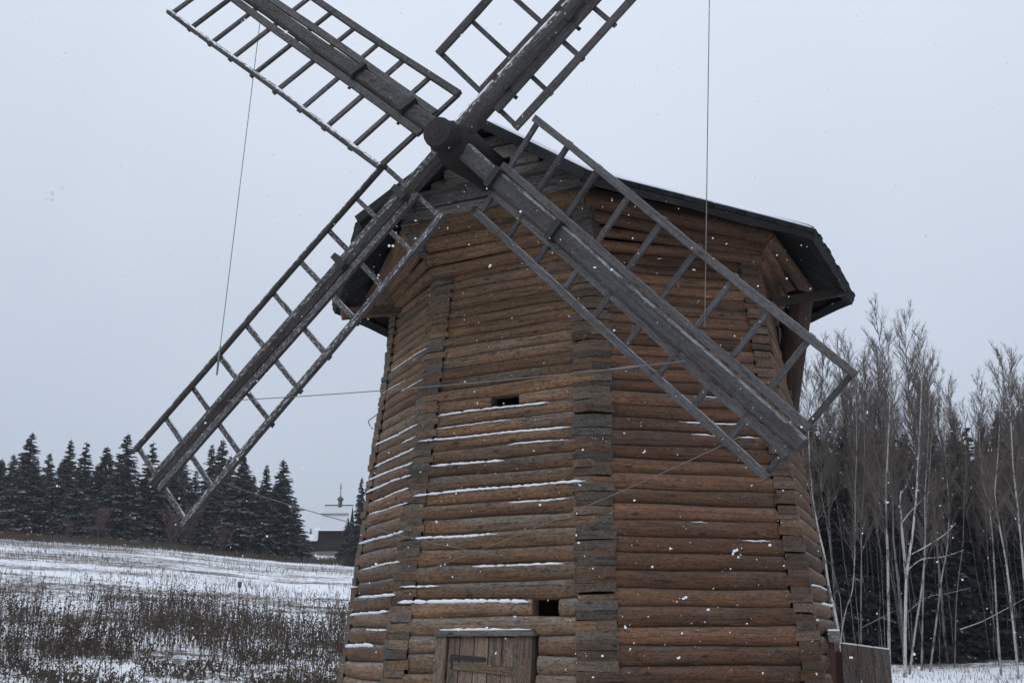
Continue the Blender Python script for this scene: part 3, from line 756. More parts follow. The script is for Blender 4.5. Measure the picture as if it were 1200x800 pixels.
# ------------------------------------------------------------ trees
def foliage(name, col, snow_amt, var=.35):
    m, t, b = newmat(name, .9)
    oi = nd(t, 'ShaderNodeObjectInfo'); P = coords(t, rand=True)
    n = noise_(t, P, 1.1, 4)
    c = mix_(t, ramp_(t, n, .3, .7), tuple(x*(1-var) for x in col), tuple(x*(1+var) for x in col))
    g = nd(t, 'ShaderNodeNewGeometry'); s = nd(t, 'ShaderNodeSeparateXYZ'); t.links.new(g.outputs['True Normal'], s.inputs[0])
    sf = math_(t, 'MULTIPLY', ramp_(t, math_(t, 'ABSOLUTE', s.outputs['Z']), .5, .9), ramp_(t, noise_(t, P, 2.3, 3, .7), .5, .68))
    c = mix_(t, math_(t, 'MULTIPLY', sf, snow_amt), c, SNOW)
    sp = nd(t, 'ShaderNodeSeparateColor'); t.links.new(oi.outputs['Color'], sp.inputs[0])
    sc = nd(t, 'ShaderNodeVectorMath', operation='SCALE'); t.links.new(c, sc.inputs[0]); t.links.new(sp.outputs[1], sc.inputs['Scale'])
    t.links.new(sc.outputs[0], b.inputs['Base Color']); return m
M_SPR = foliage('spruce_needles', (.024, .030, .030), .5)
M_SPRT = plain('spruce_bark', (.06, .05, .045), .9, None, .3)
M_TWIG = foliage('birch_twigs', (.100, .082, .073), .5, .3)
M_BRUSH = foliage('bare_brush', (.10, .06, .055), .2)
def birch_mat():
    m, t, b = newmat('birch_bark', .8)
    oi = nd(t, 'ShaderNodeObjectInfo'); sp = nd(t, 'ShaderNodeSeparateColor'); t.links.new(oi.outputs['Color'], sp.inputs[0])
    n = noise_(t, coords(t, (5, 5, 1.6)), 1.0, 4, .7); n2 = noise_(t, coords(t, (3, 3, 14)), 1.0, 3, .6)
    c = mix_(t, ramp_(t, n, .5, .62), (.34, .33, .325), (.075, .068, .064))
    c = mix_(t, ramp_(t, n2, .6, .68), c, (.06, .055, .055))
    sc = nd(t, 'ShaderNodeVectorMath', operation='SCALE'); t.links.new(c, sc.inputs[0]); t.links.new(sp.outputs[1], sc.inputs['Scale'])
    t.links.new(sc.outputs[0], b.inputs['Base Color']); return m
M_BIRCH = birch_mat()
def spruce_proto(h, rb, seed, per=11, lev=44):
    r = random.Random(seed); t = MB(); t.tube([(0, 0, -.5), (0, 0, h*.5), (0, 0, h*.97)], [.018*h, .011*h, .003*h], 6)
    vs = []; fs = []
    for i in range(lev):
        u = (i+.5)/lev; z0 = h*(.02+.96*u**.95); L0 = rb*(1-u)**.95 + .035*rb
        for q in range(max(4, int(per*(1-u*.4)))):
            a = r.uniform(0, 6.28); L = L0*r.uniform(.6, 1.18); dr = r.uniform(.1, .4) if u < .8 else r.uniform(-.3, .2)
            z = z0 + r.uniform(-.6, .6)*h/lev; ca, sa = math.cos(a), math.sin(a); n = max(2, int(3+L*1.7))
            for w in range(n):
                f0 = (w+.3)/n; x = L*f0
                zz = z - dr*x*(1-.35*f0) + r.uniform(-.06, .06)*L0
                for e in (-1, 1, 0):
                    ln = L0*r.uniform(.22, .42)*(1.15-f0*.6)+.16; wd = ln*r.uniform(.3, .46)
                    da = a + e*r.uniform(.5, 1.0); dx, dy = math.cos(da), math.sin(da); dz = -r.uniform(.1, .55)
                    p = V(x*ca, x*sa, zz); d = V(dx, dy, dz); d /= np.linalg.norm(d); sd = V(-dy, dx, r.uniform(-.5, .5))
                    k = len(vs); vs += [tuple(p-sd*wd*.3), tuple(p+d*ln*.55-sd*wd*.5+V(0, 0, -.04)), tuple(p+d*ln), tuple(p+d*ln*.5+sd*wd*.5), tuple(p+d*ln*.4+V(0, 0, wd*.5))]
                    fs += [(k, k+1, k+4), (k+1, k+2, k+4), (k+2, k+3, k+4), (k+3, k, k+4)]
    k = len(vs); vs += [(0, -.04, h*.93), (.04, .03, h*.93), (-.04, .03, h*.93), (0, 0, h*1.02)]; fs += [(k, k+1, k+3), (k+1, k+2, k+3), (k+2, k, k+3)]
    return t.mesh('trunk', M_SPRT, smooth=True), mesh('crown', vs, fs, M_SPR), h
SPR = [spruce_proto(12, 2.5, 1), spruce_proto(12, 2.1, 2, 10), spruce_proto(12, 2.9, 3, 12), spruce_proto(12, 2.3, 4, 11, 38)]
def tree(name, proto, x, y, h, label, cat, group, bright=1.0, wide=1.0, lean=(0, 0), z=None, tb=None):
    tr, cr, h0 = proto; s = h/h0; z = ground(x, y) if z is None else z
    root = thing(name, label, cat, (x, y, z), group)
    M = Matrix.Translation(Vector((x, y, z))) @ Matrix.Rotation(lean[0], 4, 'X') @ Matrix.Rotation(lean[1], 4, 'Y') @ Matrix.Rotation(rnd.uniform(0, 6.28), 4, 'Z') @ Matrix.Diagonal((s*wide, s*wide, s, 1))
    obj('trunk', tr, root, M, (0, tb or bright, 0)); obj('crown', cr, root, M, (0, bright, 0)); return root
def ground_hit(x, Y, up=0):
    """world x of image column x at depth Y on the ground (column is followed down to the ground)"""
    X = (x-600)/FOC*(Y*math.cos(PITCH)); return X
def proj(P):
    c, s = math.cos(PITCH), math.sin(PITCH); dy, dz = P[1], P[2]-EYE
    w = dy*c+dz*s; u = -dy*s+dz*c; return 600+FOC*P[0]/w, 400-FOC*u/w
def tip_tree(name, protos, xt, yt, Y, label, cat, group, **k):
    """a tree whose tip stands in the direction of image point xt, yt at depth Y"""
    P = at_depth(xt, yt, Y); z = ground(P[0], P[1]); return tree(name, protos, P[0], P[1], P[2]-z, label, cat, group, z=z, **k)
G1 = 'spruces in a row along the top of the field'
front = [(38, 506, 145, 'tallest spruce at the left end of the row, with a pointed tip and broad skirt', 1.15, 0),
         (84, 514, 147, 'narrow dark spruce, first from the left in the close group of four tips', .9, 1),
         (102, 517, 144, 'dark spruce second in the close group of four tips', .95, 3),
         (126, 522, 146, 'broad dark spruce standing on the right of the close group of four tips', 1.0, 2),
         (150, 507, 143, 'tall spruce whose tip rises just left of the lower left sail end', 1.05, 0),
         (180, 517, 146, 'spruce half hidden behind the end of the lower left sail', 1.0, 3),
         (206, 535, 150, 'spruce seen between the stock and rail of the lower left sail', 1.0, 2),
         (249, 519, 143, 'spruce with a slim tip just right of the lower left sail stock', .9, 1),
         (262, 514, 146, 'spruce with the taller tip right of the lower left sail stock', .95, 0),
         (286, 535, 141, 'broad spruce behind the outer rail of the lower left sail', 1.25, 2),
         (313, 543, 140, 'slim spruce second from the right end of the row, snow on its boughs', 1.0, 1),
         (333, 537, 142, 'pointed spruce at the right end of the row beside the church gap', 1.1, 0),
         (346, 583, 141, 'short spruce at the foot of the row next to the church', 1.1, 3),
         (5, 565, 150, 'shorter spruce cut off by the left edge of the picture', 1.2, 2)]
for xt, yt, Y, lab, wd, pi in front:
    tip_tree('spruce_tree', SPR[pi], xt, yt, Y, lab, 'spruce', G1, wide=wd*rnd.uniform(1.3, 1.6), bright=rnd.uniform(.85, 1.15))
r2 = random.Random(11)
for i in range(46):
    xt = -160 + i*11.2 + r2.uniform(-6, 6)
    if 345 < xt < 372: continue
    lab = 'dark spruce behind the front spruce row, ' + ('left of the close group of four tips' if xt < 75 else 'between the four tips and the sail end' if xt < 165 else 'behind the lower left sail' if xt < 290 else 'at the right end of the row')
    tip_tree('spruce_tree', SPR[r2.randrange(4)], xt, r2.uniform(528, 572) if xt > -20 else r2.uniform(520, 570), r2.uniform(146, 166), lab, 'spruce', G1, wide=r2.uniform(1.3, 1.8), bright=r2.uniform(.75, 1.05))
tip_tree('spruce_tree', SPR[0], 424, 558, 135, 'spruce beside the church, partly hidden by the left wall of the mill', 'spruce', None, wide=.8)
tip_tree('spruce_tree', SPR[2], 408, 606, 150, 'low spruce in front of the church gable', 'spruce', None, wide=1.2)
tip_tree('spruce_tree', SPR[1], 364.5, 618, 330, 'tiny far spruce peeping over the church annex roof', 'spruce', None)
for i in range(7):                                       # right of the church, mostly behind the mill
    xt = 440+i*17; tip_tree('spruce_tree', SPR[r2.randrange(4)], xt, r2.uniform(560, 640), r2.uniform(110, 140), 'dark spruce right of the church, behind the left wall of the mill', 'spruce', 'spruces right of the church', wide=1.2)
# bare reddish brush in front of the spruces
def brush_proto(seed, h=3.0):
    r = random.Random(seed); mb = MB(); tw = MB()
    for i in range(9):
        a = r.uniform(0, 6.28); s = r.uniform(.1, .45); p = [V(0, 0, -.1)]
        for q in range(1, 5): p.append(p[-1] + V(math.cos(a)*s, math.sin(a)*s, 1)*h*.23 + V(r.gauss(0, .06), r.gauss(0, .06), 0)*h*.3)
        mb.tube(p, [.03, .024, .018, .012, .006], 4)
        for w in range(26):
            u = r.uniform(.8, 3.95); k = int(u); b = p[k]+(p[min(k+1, 4)]-p[k])*(u-k); b2 = r.uniform(0, 6.28); l = r.uniform(.3, .8)
            e = b+V(math.cos(b2)*.55, math.sin(b2)*.55, r.uniform(.5, 1.1))*l; tw.tube([b, e], [.018, .008], 3, cap=False)
    return mb.mesh('stems', M_SPRT), tw.mesh('twigs', M_BRUSH), h
BR = [brush_proto(1), brush_proto(2)]
for i, (xt, yt, Y, lab) in enumerate([(118, 590, 138, 'bare reddish bush under the left spruces'), (205, 592, 137, 'tall bare reddish bush below the lower left sail end'), (222, 585, 139, 'reddish brown bush right of the lower left sail end'), (262, 612, 136, 'low reddish bush at the foot of the middle spruces'), (80, 608, 137, 'small bare bush at the left edge of the spruce row')]):
    P = at_depth(xt, yt, Y); z = ground(P[0], P[1]); root = thing('bush', lab, 'bush', (P[0], P[1], z), 'bare bushes under the spruces'); s = (P[2]-z)/3.3
    M = Matrix.Translation(Vector((P[0], P[1], z))) @ Matrix.Diagonal((s*1.1, s*1.1, s, 1))
    st, tw, h = BR[i % 2]; obj('stems', st, root, M, (0, 1, 0)); obj('twigs', tw, root, M, (0, 1, 0))
# birches
def birch_crown(path, rad, seed, nl=30, start=.35, twl=1.0, n_tw=9):
    """limbs and twigs along a trunk path"""
    r = random.Random(seed); tw = MB(); H = path[-1][2]-path[0][2]
    def at(u):
        f = u*(len(path)-1); k = min(int(f), len(path)-2); return path[k]+(path[k+1]-path[k])*(f-k)
    vs = []; fs = []
    def twig(p, q, r0, r1):
        d = q-p; d = d/(np.linalg.norm(d)+1e-6); a = np.cross(d, V(.3, .5, .8)); a /= np.linalg.norm(a)+1e-6; b = np.cross(d, a); k = len(vs)
        for j in range(3):
            c, s = math.cos(j*2.094), math.sin(j*2.094); vs.append(tuple(p+(a*c+b*s)*r0))
        for j in range(3):
            c, s = math.cos(j*2.094), math.sin(j*2.094); vs.append(tuple(q+(a*c+b*s)*r1))
        for j in range(3): fs.append((k+j, k+(j+1) % 3, k+3+(j+1) % 3, k+3+j))
    for i in range(nl):
        u = start + (1-start)*(i+r.random())/nl; b = at(min(u, .995)); a = r.uniform(0, 6.28)
        Ll = H*(.035+.15*(1-u))*r.uniform(.6, 1.3); el = r.uniform(1.1, 2.6)
        d = V(math.cos(a), math.sin(a), el); d /= np.linalg.norm(d)
        m = b + d*Ll*.5; e = m + (d+V(0, 0, .25)+V(r.gauss(0, .12), r.gauss(0, .12), 0))*Ll*.55
        r0 = .012*H/14+.012*(1-u); twig(b, m, r0*1.3, r0); twig(m, e, r0, .006)
        for w in range(n_tw):
            t = r.uniform(.2, 1); p = b+(m-b)*t*2 if t < .5 else m+(e-m)*(t*2-1); a2 = r.uniform(0, 6.28)
            l = Ll*r.uniform(.25, .55)*twl; d2 = d*.7+V(math.cos(a2)*.45, math.sin(a2)*.45, r.uniform(-.1, .8)); q = p+d2*l; twig(p, q, .0060, .0035)
            for x in range(4):
                t2 = r.uniform(.25, 1); p2 = p+(q-p)*t2; a3 = r.uniform(0, 6.28); l2 = l*r.uniform(.3, .7)
                q2 = p2 + (d2*.5+V(math.cos(a3)*.5, math.sin(a3)*.5, r.uniform(-.3, .6)))*l2; twig(p2, q2, .0042, .0025)
    return mesh('crown', vs, fs, M_TWIG)
def birch_proto(seed, h=15, thick=.085, nl=46, start=.42):
    r = random.Random(seed); p = [V(0, 0, -.2)]; a = r.uniform(0, 6.28); b = r.uniform(.0, .05)
    for i in range(1, 10): p.append(V(math.cos(a)*b*i*.5+r.gauss(0, .07), math.sin(a)*b*i*.5+r.gauss(0, .07), h*i/9))
    mb = MB(); mb.tube(p, [thick*.75*(1-.93*i/9) for i in range(10)], 6)
    return mb.mesh('trunk', M_BIRCH, smooth=True), birch_crown(p, thick, seed, nl, start), h
BIR = [birch_proto(21), birch_proto(22, thick=.07, start=.52), birch_proto(23, thick=.1, start=.42), birch_proto(24, thick=.06, nl=40, start=.48), birch_proto(25, thick=.08, nl=50)]
THIN = [birch_proto(31+i, thick=.045, nl=24, start=.55) for i in range(3)]
GB = 'birches in the wood right of the mill'
# tall birches whose tops stand out against the sky
tops = [(1024, 362, 50, 'tall birch with the highest top, just right of the lower right sail end'), (1058, 374, 52, 'tall birch next right of the highest top'), (1075, 400, 50, 'bushy topped birch in the middle of the wood'),
        (1094, 424, 53, 'birch whose top slopes down towards the gap of sky'), (984, 398, 54, 'birch seen through the last bay of the lower right sail'), (955, 402, 51, 'slim birch behind the tail pole of the mill'),
        (1172, 416, 50, 'birch with the highest top right of the sky gap'), (1190, 430, 53, 'birch at the right edge with a dense top'), (1142, 446, 54, 'birch left of the right edge group beside the sky gap'), (1110, 452, 55, 'lower birch in the dip between the two crests of the wood')]
for i, (xt, yt, Y, lab) in enumerate(tops):
    tip_tree('birch_tree', BIR[i % 5], xt, yt, Y, lab, 'birch', GB, bright=r2.uniform(.9, 1.15), wide=1.0, tb=r2.uniform(.3, .55), lean=(r2.uniform(-.02, .02), r2.uniform(-.02, .02)))
for i in range(130):
    xt = r2.uniform(905, 1330); Y = r2.uniform(50, 72)
    lab = 'slender grey birch deep in the wood, ' + ('behind the right edge of the mill' if xt < 985 else 'between the mill and the straight thick birch' if xt < 1041 else 'behind the forked white birch and its neighbours' if xt < 1110 else 'in the right part of the wood')
    base = np.interp(xt, [900, 960, 1025, 1090, 1125, 1180, 1330], [425, 400, 385, 420, 470, 425, 400])
    tip_tree('birch_tree', BIR[r2.randrange(5)], xt, base + abs(r2.gauss(0, 1))*48 + 14, Y, lab, 'birch', GB, bright=r2.uniform(.75, 1.1), wide=r2.uniform(.85, 1.1), tb=r2.uniform(.12, .45), lean=(r2.uniform(-.05, .05), r2.uniform(-.06, .06)))
for i in range(150):
    xt = r2.uniform(895, 1370); Y = r2.uniform(51, 74)
    lab = 'young spruce among the birches, ' + ('near the right edge of the mill' if xt < 985 else 'behind the plank fence' if xt < 1041 else 'behind the forked white birch and its neighbours' if xt < 1110 else 'in the right part of the wood')
    tip_tree('spruce_tree', SPR[r2.randrange(4)], xt, r2.uniform(490, 610), Y, lab, 'spruce', 'spruces among the birches', wide=r2.uniform(.9, 1.3), bright=r2.uniform(.4, .7))
for xt, yt, Y, lab in [(1166, 485, 60, 'dark spruce standing out among the right edge birches'), (1060, 505, 60, 'dark spruce in the middle of the birch wood'), (1190, 540, 57, 'dark spruce at the right edge below the birch tops')]:
    tip_tree('spruce_tree', SPR[0], xt, yt, Y, lab, 'spruce', 'spruces among the birches', wide=.9)
for i in range(44):                                      # thin young birches at the front of the wood
    xt = r2.uniform(935, 1300); lab = 'thin young birch fronting the wood, ' + ('between the mill and the straight thick birch' if xt < 1041 else 'right of the straight thick birch')
    tip_tree('birch_tree', THIN[i % 3], xt, r2.uniform(430, 560), r2.uniform(45, 53), lab, 'birch', GB, bright=r2.uniform(.7, 1.0), wide=r2.uniform(.7, 1.0), tb=r2.uniform(.2, .6), lean=(r2.uniform(-.03, .03), r2.uniform(-.09, .09)))
# far wood closing the view between the trunks
vs = []; fs = []
for i in range(260):
    az = r2.uniform(10, 48); d = r2.uniform(80, 105); x, y = polar(az, d); z = ground(x, y); h = r2.uniform(9, 14); rb = r2.uniform(1.5, 2.5)
    for l in range(9):
        u = l/9; zz = z+h*u; rr = rb*(1-u)**.8; n = 7; k = len(vs); a0 = r2.uniform(0, 6)
        vs.append((x, y, zz+h*.19))
        for q in range(n*2): a = a0+math.pi*q/n; ra = rr*(r2.uniform(.9, 1.25) if q % 2 else .55); vs.append((x+ra*math.cos(a), y+ra*math.sin(a), zz-(.12*rr if q % 2 else -.1*rr)))
        for q in range(n*2): fs.append((k, k+1+q, k+1+(q+1) % (n*2)))
obj('far_wood', mesh('far_wood', vs, fs, M_SPR), None, None, (0, .8, 0), kind='stuff', label='dark far spruce wood seen between the birch trunks', category='wood')
# near birches with their own crooked trunks, traced along the picture and set at their own depth
def own_birch(pts, Y, rpx, label, extra=(), bright=1.0, crown=None):
    P = [at_depth(x, y, Y+rnd.uniform(-.15, .15)) for x, y in pts]; z = ground(P[0][0], P[0][1]); P[0][2] = z-.15
    root = thing('birch_tree', label, 'birch', (P[0][0], P[0][1], z), GB); o = V(P[0][0], P[0][1], z)
    q = [p-o for p in P]; m = MB(); rr = rpx*.30*Y/FOC
    # smooth the path
    def cr(pp, n=4):
        res = []
        for i in range(len(pp)-1):
            a, b, c, d = pp[max(i-1, 0)], pp[i], pp[i+1], pp[min(i+2, len(pp)-1)]
            for t in range(n):
                u = t/n; res.append(.5*((2*b)+(c-a)*u+(2*a-5*b+4*c-d)*u*u+(-a+3*b-3*c+d)*u**3))
        return res+[pp[-1]]
    q = cr(q); N = len(q); m.tube(q, [rr*(1-.75*i/(N-1)) for i in range(N)], 7)
    obj('trunk', m.mesh('trunk', M_BIRCH, smooth=True), root, WM[root.name].copy(), (0, bright, 0))
    for e in extra:
        E_ = cr([at_depth(x, y, Y)-o for x, y in e[0]]); m = MB(); m.tube(E_, [e[1]*.5*Y/FOC*(1-.7*i/(len(E_)-1)) for i in range(len(E_))], 5)
        obj('limb', m.mesh('limb', M_BIRCH, smooth=True), root, WM[root.name].copy(), (0, bright*.9, 0))
    if crown: obj('crown', birch_crown(q, rr, int(pts[0][0]), crown[0], crown[1], 1, 7), root, WM[root.name].copy(), (0, 1, 0))
own_birch([(986, 765), (982, 735), (972, 690), (966, 650), (959, 620), (951, 570), (947, 500), (944, 430)], 36, 5.5, 'crooked pale birch leaning along the right wall of the mill', bright=1.15, crown=(20, .6))
own_birch([(985, 762), (986, 745), (992, 712), (999, 690), (1002, 640), (1002, 580), (1004, 520), (1002, 450)], 40, 3.2, 'thin bent birch standing over the plank fence', bright=.75, crown=(20, .5))
own_birch([(1041, 775), (1041, 700), (1040, 640), (1038, 580), (1041, 520), (1043, 450), (1040, 395)], 43, 6.2, 'straight thick birch right above the fence end', bright=.95, crown=(30, .35))
own_birch([(1059, 781), (1061, 720), (1063, 670), (1070, 620), (1075, 560), (1078, 500), (1080, 440), (1078, 395)], 40, 6.5, 'forked white birch with two stems parting at mid height', [([(1062, 672), (1058, 630), (1055, 590), (1056, 575)], 4), ([(1056, 578), (1063, 567), (1070, 545)], 1.5), ([(1066, 650), (1085, 640), (1108, 625), (1120, 612)], 2), ([(1063, 668), (1080, 655), (1105, 652), (1130, 644)], 1.8), ([(1057, 612), (1066, 600), (1078, 588), (1090, 575)], 1.6)], 1.2, (28, .5))
own_birch([(1064, 780), (1073, 735), (1080, 690), (1084, 640), (1084, 580), (1088, 510), (1090, 430)], 42, 4.5, 'leaning pale birch just right of the forked birch', bright=.9, crown=(34, .4))
own_birch([(1079, 780), (1081, 730), (1083, 660), (1086, 600), (1090, 540), (1094, 470)], 45, 4.0, 'slim birch second right of the forked birch', bright=.65, crown=(26, .4))
own_birch([(1088, 779), (1097, 730), (1103, 680), (1110, 640), (1112, 590), (1108, 540), (1106, 470)], 44, 4.0, 'slim birch leaning right, third right of the forked birch', [([(1060, 720), (1085, 700), (1110, 695), (1138, 688)], 1.3)], .75, (26, .4))
own_birch([(1118, 778), (1121, 700), (1128, 640), (1130, 590), (1132, 540), (1130, 480)], 47, 2.6, 'thin dark birch in the gloom right of the birch cluster', bright=.4, crown=(20, .5))
own_birch([(1172, 780), (1168, 720), (1165, 660), (1160, 600), (1152, 560), (1148, 520), (1150, 460)], 42, 4.2, 'birch curving left near the right edge', bright=.8, crown=(26, .4))
own_birch([(1192, 778), (1186, 720), (1180, 665), (1172, 620), (1166, 580), (1169, 540), (1172, 480), (1170, 430)], 40, 4.6, 'wavy pale birch crossing near the right edge', [([(1125, 737), (1150, 728), (1175, 715), (1202, 700)], 1.6)], .95, (26, .4))
own_birch([(1207, 780), (1202, 700), (1198, 650), (1192, 590), (1187, 540), (1184, 470), (1186, 420)], 38, 5.5, 'thick birch cut by the right edge of the picture', bright=1.0, crown=(34, .4))
own_birch([(1008, 770), (1009, 700), (1010, 620), (1013, 540), (1012, 470)], 46, 3.0, 'thin dim birch behind the plank fence', [([(1010, 735), (1035, 722), (1050, 715)], 1.4)], .5, (24, .4))
# ------------------------------------------------------------ church beyond the field
CY = 190.0
def cpt(x, y, dY=0): return at_depth(x, y, CY+dY)
base = cpt(376, 655); x0, x1 = cpt(371, 620)[0], cpt(408, 620)[0]; zb = cpt(390, 657)[2]; zw = cpt(390, 620)[2]; zr = cpt(395, 591)[2]; dep = 6.0
CH = thing('wooden_church', 'small dark wooden church with a snowy steep roof and a thin cross, beyond the field', 'church', ((x0+x1)/2, CY+dep/2, zb-1))
MC = WM['wooden_church'].copy(); c0 = V((x0+x1)/2, CY+dep/2, zb-1)
def cbox(name, lo, hi, mat, parent=CH, color=(.2, .6, 0)):
    mb = MB(); mb.box(tuple(V(*lo)-c0), tuple(V(*hi)-c0)); return obj(name, mb.mesh(name, mat), parent, MC.copy(), color)
M_CHW = wood('church_logs', (.035, .029, .028), (.025, .021, .021), (.04, .038, .04), greybase=.4)
nlog = 13; zp = cpt(390, 646)[2]
for i in range(nlog):
    a, b = zp+(zw-zp)*i/nlog, zp+(zw-zp)*(i+1)/nlog
    cbox('wall_log', (x0+.3, CY, a+.02), (x1-.2, CY+dep, b-.02), M_CHW, color=(rnd.uniform(.1, .4), rnd.uniform(.5, .75), 0))
px0, px1 = cpt(358, 650)[0], cpt(396, 650)[0]
cbox('plinth', (px0, CY-.6, zb-2), (px1, CY+dep, zp), M_GREY, color=(.6, .9, 0))
# steep roof
def croof(name, xl, xr, z0, z1, y0, y1, over, mat, snow):
    ym = (y0+y1)/2; v = [V(xl, y0-over, z0), V(xr, y0-over, z0), V(xr, ym, z1), V(xl, ym, z1), V(xl, y1+over, z0), V(xr, y1+over, z0)]
    v2 = [p+V(0, 0, .22) for p in v]; al = [tuple(p-c0) for p in v+v2]
    f = [(0,3,2,1), (3,4,5,2), (6,7,8,9), (9,8,11,10), (0,1,7,6), (4,10,11,5), (0,6,9,3), (3,9,10,4), (1,2,8,7), (2,5,11,8)]
    return obj(name, mesh(name, al, f, [mat, snow], [0,0,1,1,1,1,0,0,0,0]), CH, MC.copy(), (.3, 1, 0))
xl, xr = cpt(369.5, 620)[0], cpt(409.5, 620)[0]
M_OLDROOF = plain('snowy_shingle', (.56, .59, .64), .9, 8, .2)
RF = croof('roof', xl+.9, xr, zw-.1, zr, CY, CY+dep, .7, M_CHW, M_OLDROOF)
o_ = croof('eave_snow', xl, xr-.35, zw-.3, zw+.55, CY-.2, CY+dep+.2, .75, M_CHW, M_SNOW)
v = [V(x1-.35, CY+.05, zw), V(x1-.35, CY+dep-.05, zw), V(x1-.35, CY+dep/2, zr-.05)]; v = [tuple(p-c0) for p in v]+[tuple(p-c0+V(.15, 0, 0)) for p in v]
obj('gable', mesh('gable', v, [(0,1,2), (5,4,3), (0,3,4,1), (1,4,5,2), (2,5,3,0)], M_CHW), CH, MC.copy(), (.1, .6, 0))
cbox('ridge_board', (xl+.9, CY+dep/2-.12, zr+.16), (xr+.1, CY+dep/2+.12, zr+.3), M_CHW)
zz = cpt(390, 603)[2]; f = (zz-zw)/(zr-zw); cbox('roof_bar', (xl+.6, CY-.7+f*(dep/2+.7)-.35, zz+.25), (xr-.4, CY-.7+f*(dep/2+.7)-.1, zz+.36), M_CHW)
# annex
ax0, ax1 = cpt(350, 630)[0], cpt(373, 630)[0]; za0, za1 = cpt(360, 633)[2], cpt(360, 624)[2]
cbox('annex_wall', (ax0+.5, CY+.5, zp), (x0+.28, CY+dep-.5, za0), M_CHW)
for s in (0,):
    o_ = croof('annex_roof', ax0, x0+.25, za0-.1, za1-.2, CY+.3, CY+dep-.3, .5, M_CHW, M_SNOW)
cbox('window', (cpt(381, 638)[0], CY-.06, cpt(381, 641)[2]), (cpt(384, 638)[0], CY-.01, cpt(381, 635)[2]), M_IRON)
cu = cpt(395.5, 592); cy_ = CY+dep/2; s = CY/FOC
cu = V(cu[0], cy_, zr+.1); k = 1.03
mb = MB(); mb.tube([cu+V(0, 0, -.3)-c0, cu+V(0, 0, 6.5*s)-c0], [2.6*s, 2.3*s], 10); obj('drum', mb.mesh('drum', M_GREY, smooth=True), CH, MC.copy(), (.6, .7, 0))
mb = MB(); zs = [6, 6.8, 8, 9.2, 10.3, 11.3, 13]; rs = [2.2, 3.4, 4.0, 3.6, 2.2, 1.0, .35]
mb.tube([cu+V(0, 0, z*s)-c0 for z in zs], [r*s for r in rs], 12); obj('onion_dome', mb.mesh('onion_dome', M_GREY, smooth=True), CH, MC.copy(), (.6, .7, 0))
mb = MB(); c = cu-c0
for lo, hi in (((-.5, -.5, 12), (.5, .5, 27)), ((-1.4, -.35, 21), (1.4, .35, 22)), ((-.8, -.33, 23.6), (.8, .33, 24.4))): mb.box(tuple(c+V(*lo)*s*.8*V(1, 1, 1.25)), tuple(c+V(*hi)*s*.8*V(1, 1, 1.25)))
obj('cross', mb.mesh('cross', M_IRON), CH, MC.copy())
# ------------------------------------------------------------ fence behind the mill and its post
FY = 14.6
def fpt(x, y): return at_depth(x, y, FY)
a, b = fpt(985, 753), fpt(1042, 760.5)
FE = thing('plank_fence', 'short brown plank fence with a dusting of snow on its top edge', 'fence', ((a[0]+b[0])/2, FY, 0))
xs = [985, 1004, 1022, 1042]
for i in range(3):
    p, q = fpt(xs[i]+.4, 753.5+i*2.4), fpt(xs[i+1]-.4, 753.5+(i+1)*2.4); zt0, zt1 = p[2], q[2]; cx_ = (p[0]+q[0])/2; w = (q[0]-p[0])/2; c = V(cx_, FY, (zt0+zt1)/4)
    M = frame(c, (0, 0, 1), (0, -1, 0)); mb = MB(); h = (zt0+zt1)/4
    # local x up, z towards the viewer, y = z x x
    yv = np.array([M[0][1], M[1][1], M[2][1]])[0]; s_ = 1 if yv > 0 else -1
    d_ = (zt1-zt0)/2*s_
    v = [(-h, -w, -.02), (h-d_, -w, -.02), (h+d_, w, -.02), (-h, w, -.02), (-h, -w, .02), (h-d_, -w, .02), (h+d_, w, .02), (-h, w, .02)]
    mb.add(v, [(0,1,2,3), (7,6,5,4), (0,4,5,1), (1,5,6,2), (2,6,7,3), (3,7,4,0)]); 
    o = obj('plank', mb.mesh('plank', M_PLANK), FE, M, (.1+.12*i, 1.05, 0))
    mb = MB(); n = 8; mb.tube([V(p[0]+(q[0]-p[0])*t/n, FY, p[2]+(q[2]-p[2])*t/n+.003)-V(0, 0, 0) for t in range(n+1)], [.012+.006*rnd.random() for t in range(n+1)], 6)
    mb.v = [tuple(M.inverted() @ Vector(x)) for x in mb.v]
    obj('snow_edge', mb.mesh('snow_edge', M_SNOW, smooth=True), o, M.copy())
p, q = fpt(986, 775), fpt(1041, 775); mb = MB(); mb.box((p[0]-p[0], 0, -.05), (q[0]-p[0], .06, .05), jit=.004); obj('fence_rail', mb.mesh('fence_rail', M_PLANK), FE, Matrix.Translation(Vector((p[0], FY+.03, .9))), (.3, .8, 0))
PY = 12.25
p0, p1, p2 = at_depth(966.5, 752, PY), at_depth(983.5, 752, PY), at_depth(966, 739, PY)
PO = thing('gate_post', 'dark red board post with a pale grey beam end on top, beside the mill corner', 'post', ((p0[0]+p1[0])/2, PY, 0))
mb = MB(); w = (p1[0]-p0[0])/2
M = frame(((p0[0]+p1[0])/2-.02, PY+.05, p0[2]/2), (0, 0, 1), (0, -1, 0)); mb.box((-p0[2]/2, -w*.62, -.04), (p0[2]/2, w*.62, .04), jit=.004); obj('board', mb.mesh('board', M_RED), PO, M, (.1, 1, 0))
M = frame(((p0[0]+p1[0])/2, PY, (p0[2]+p2[2])/2), (0, -1, 0), (0, 0, 1)); mb = MB(); h = (p2[2]-p0[2])/2; mb.box((-.6, -w*.8, -h), (.1, w*.8, h), jit=.004); o = obj('beam_end', mb.mesh('beam_end', M_GREY), PO, M, (.5, 1.5, 0))
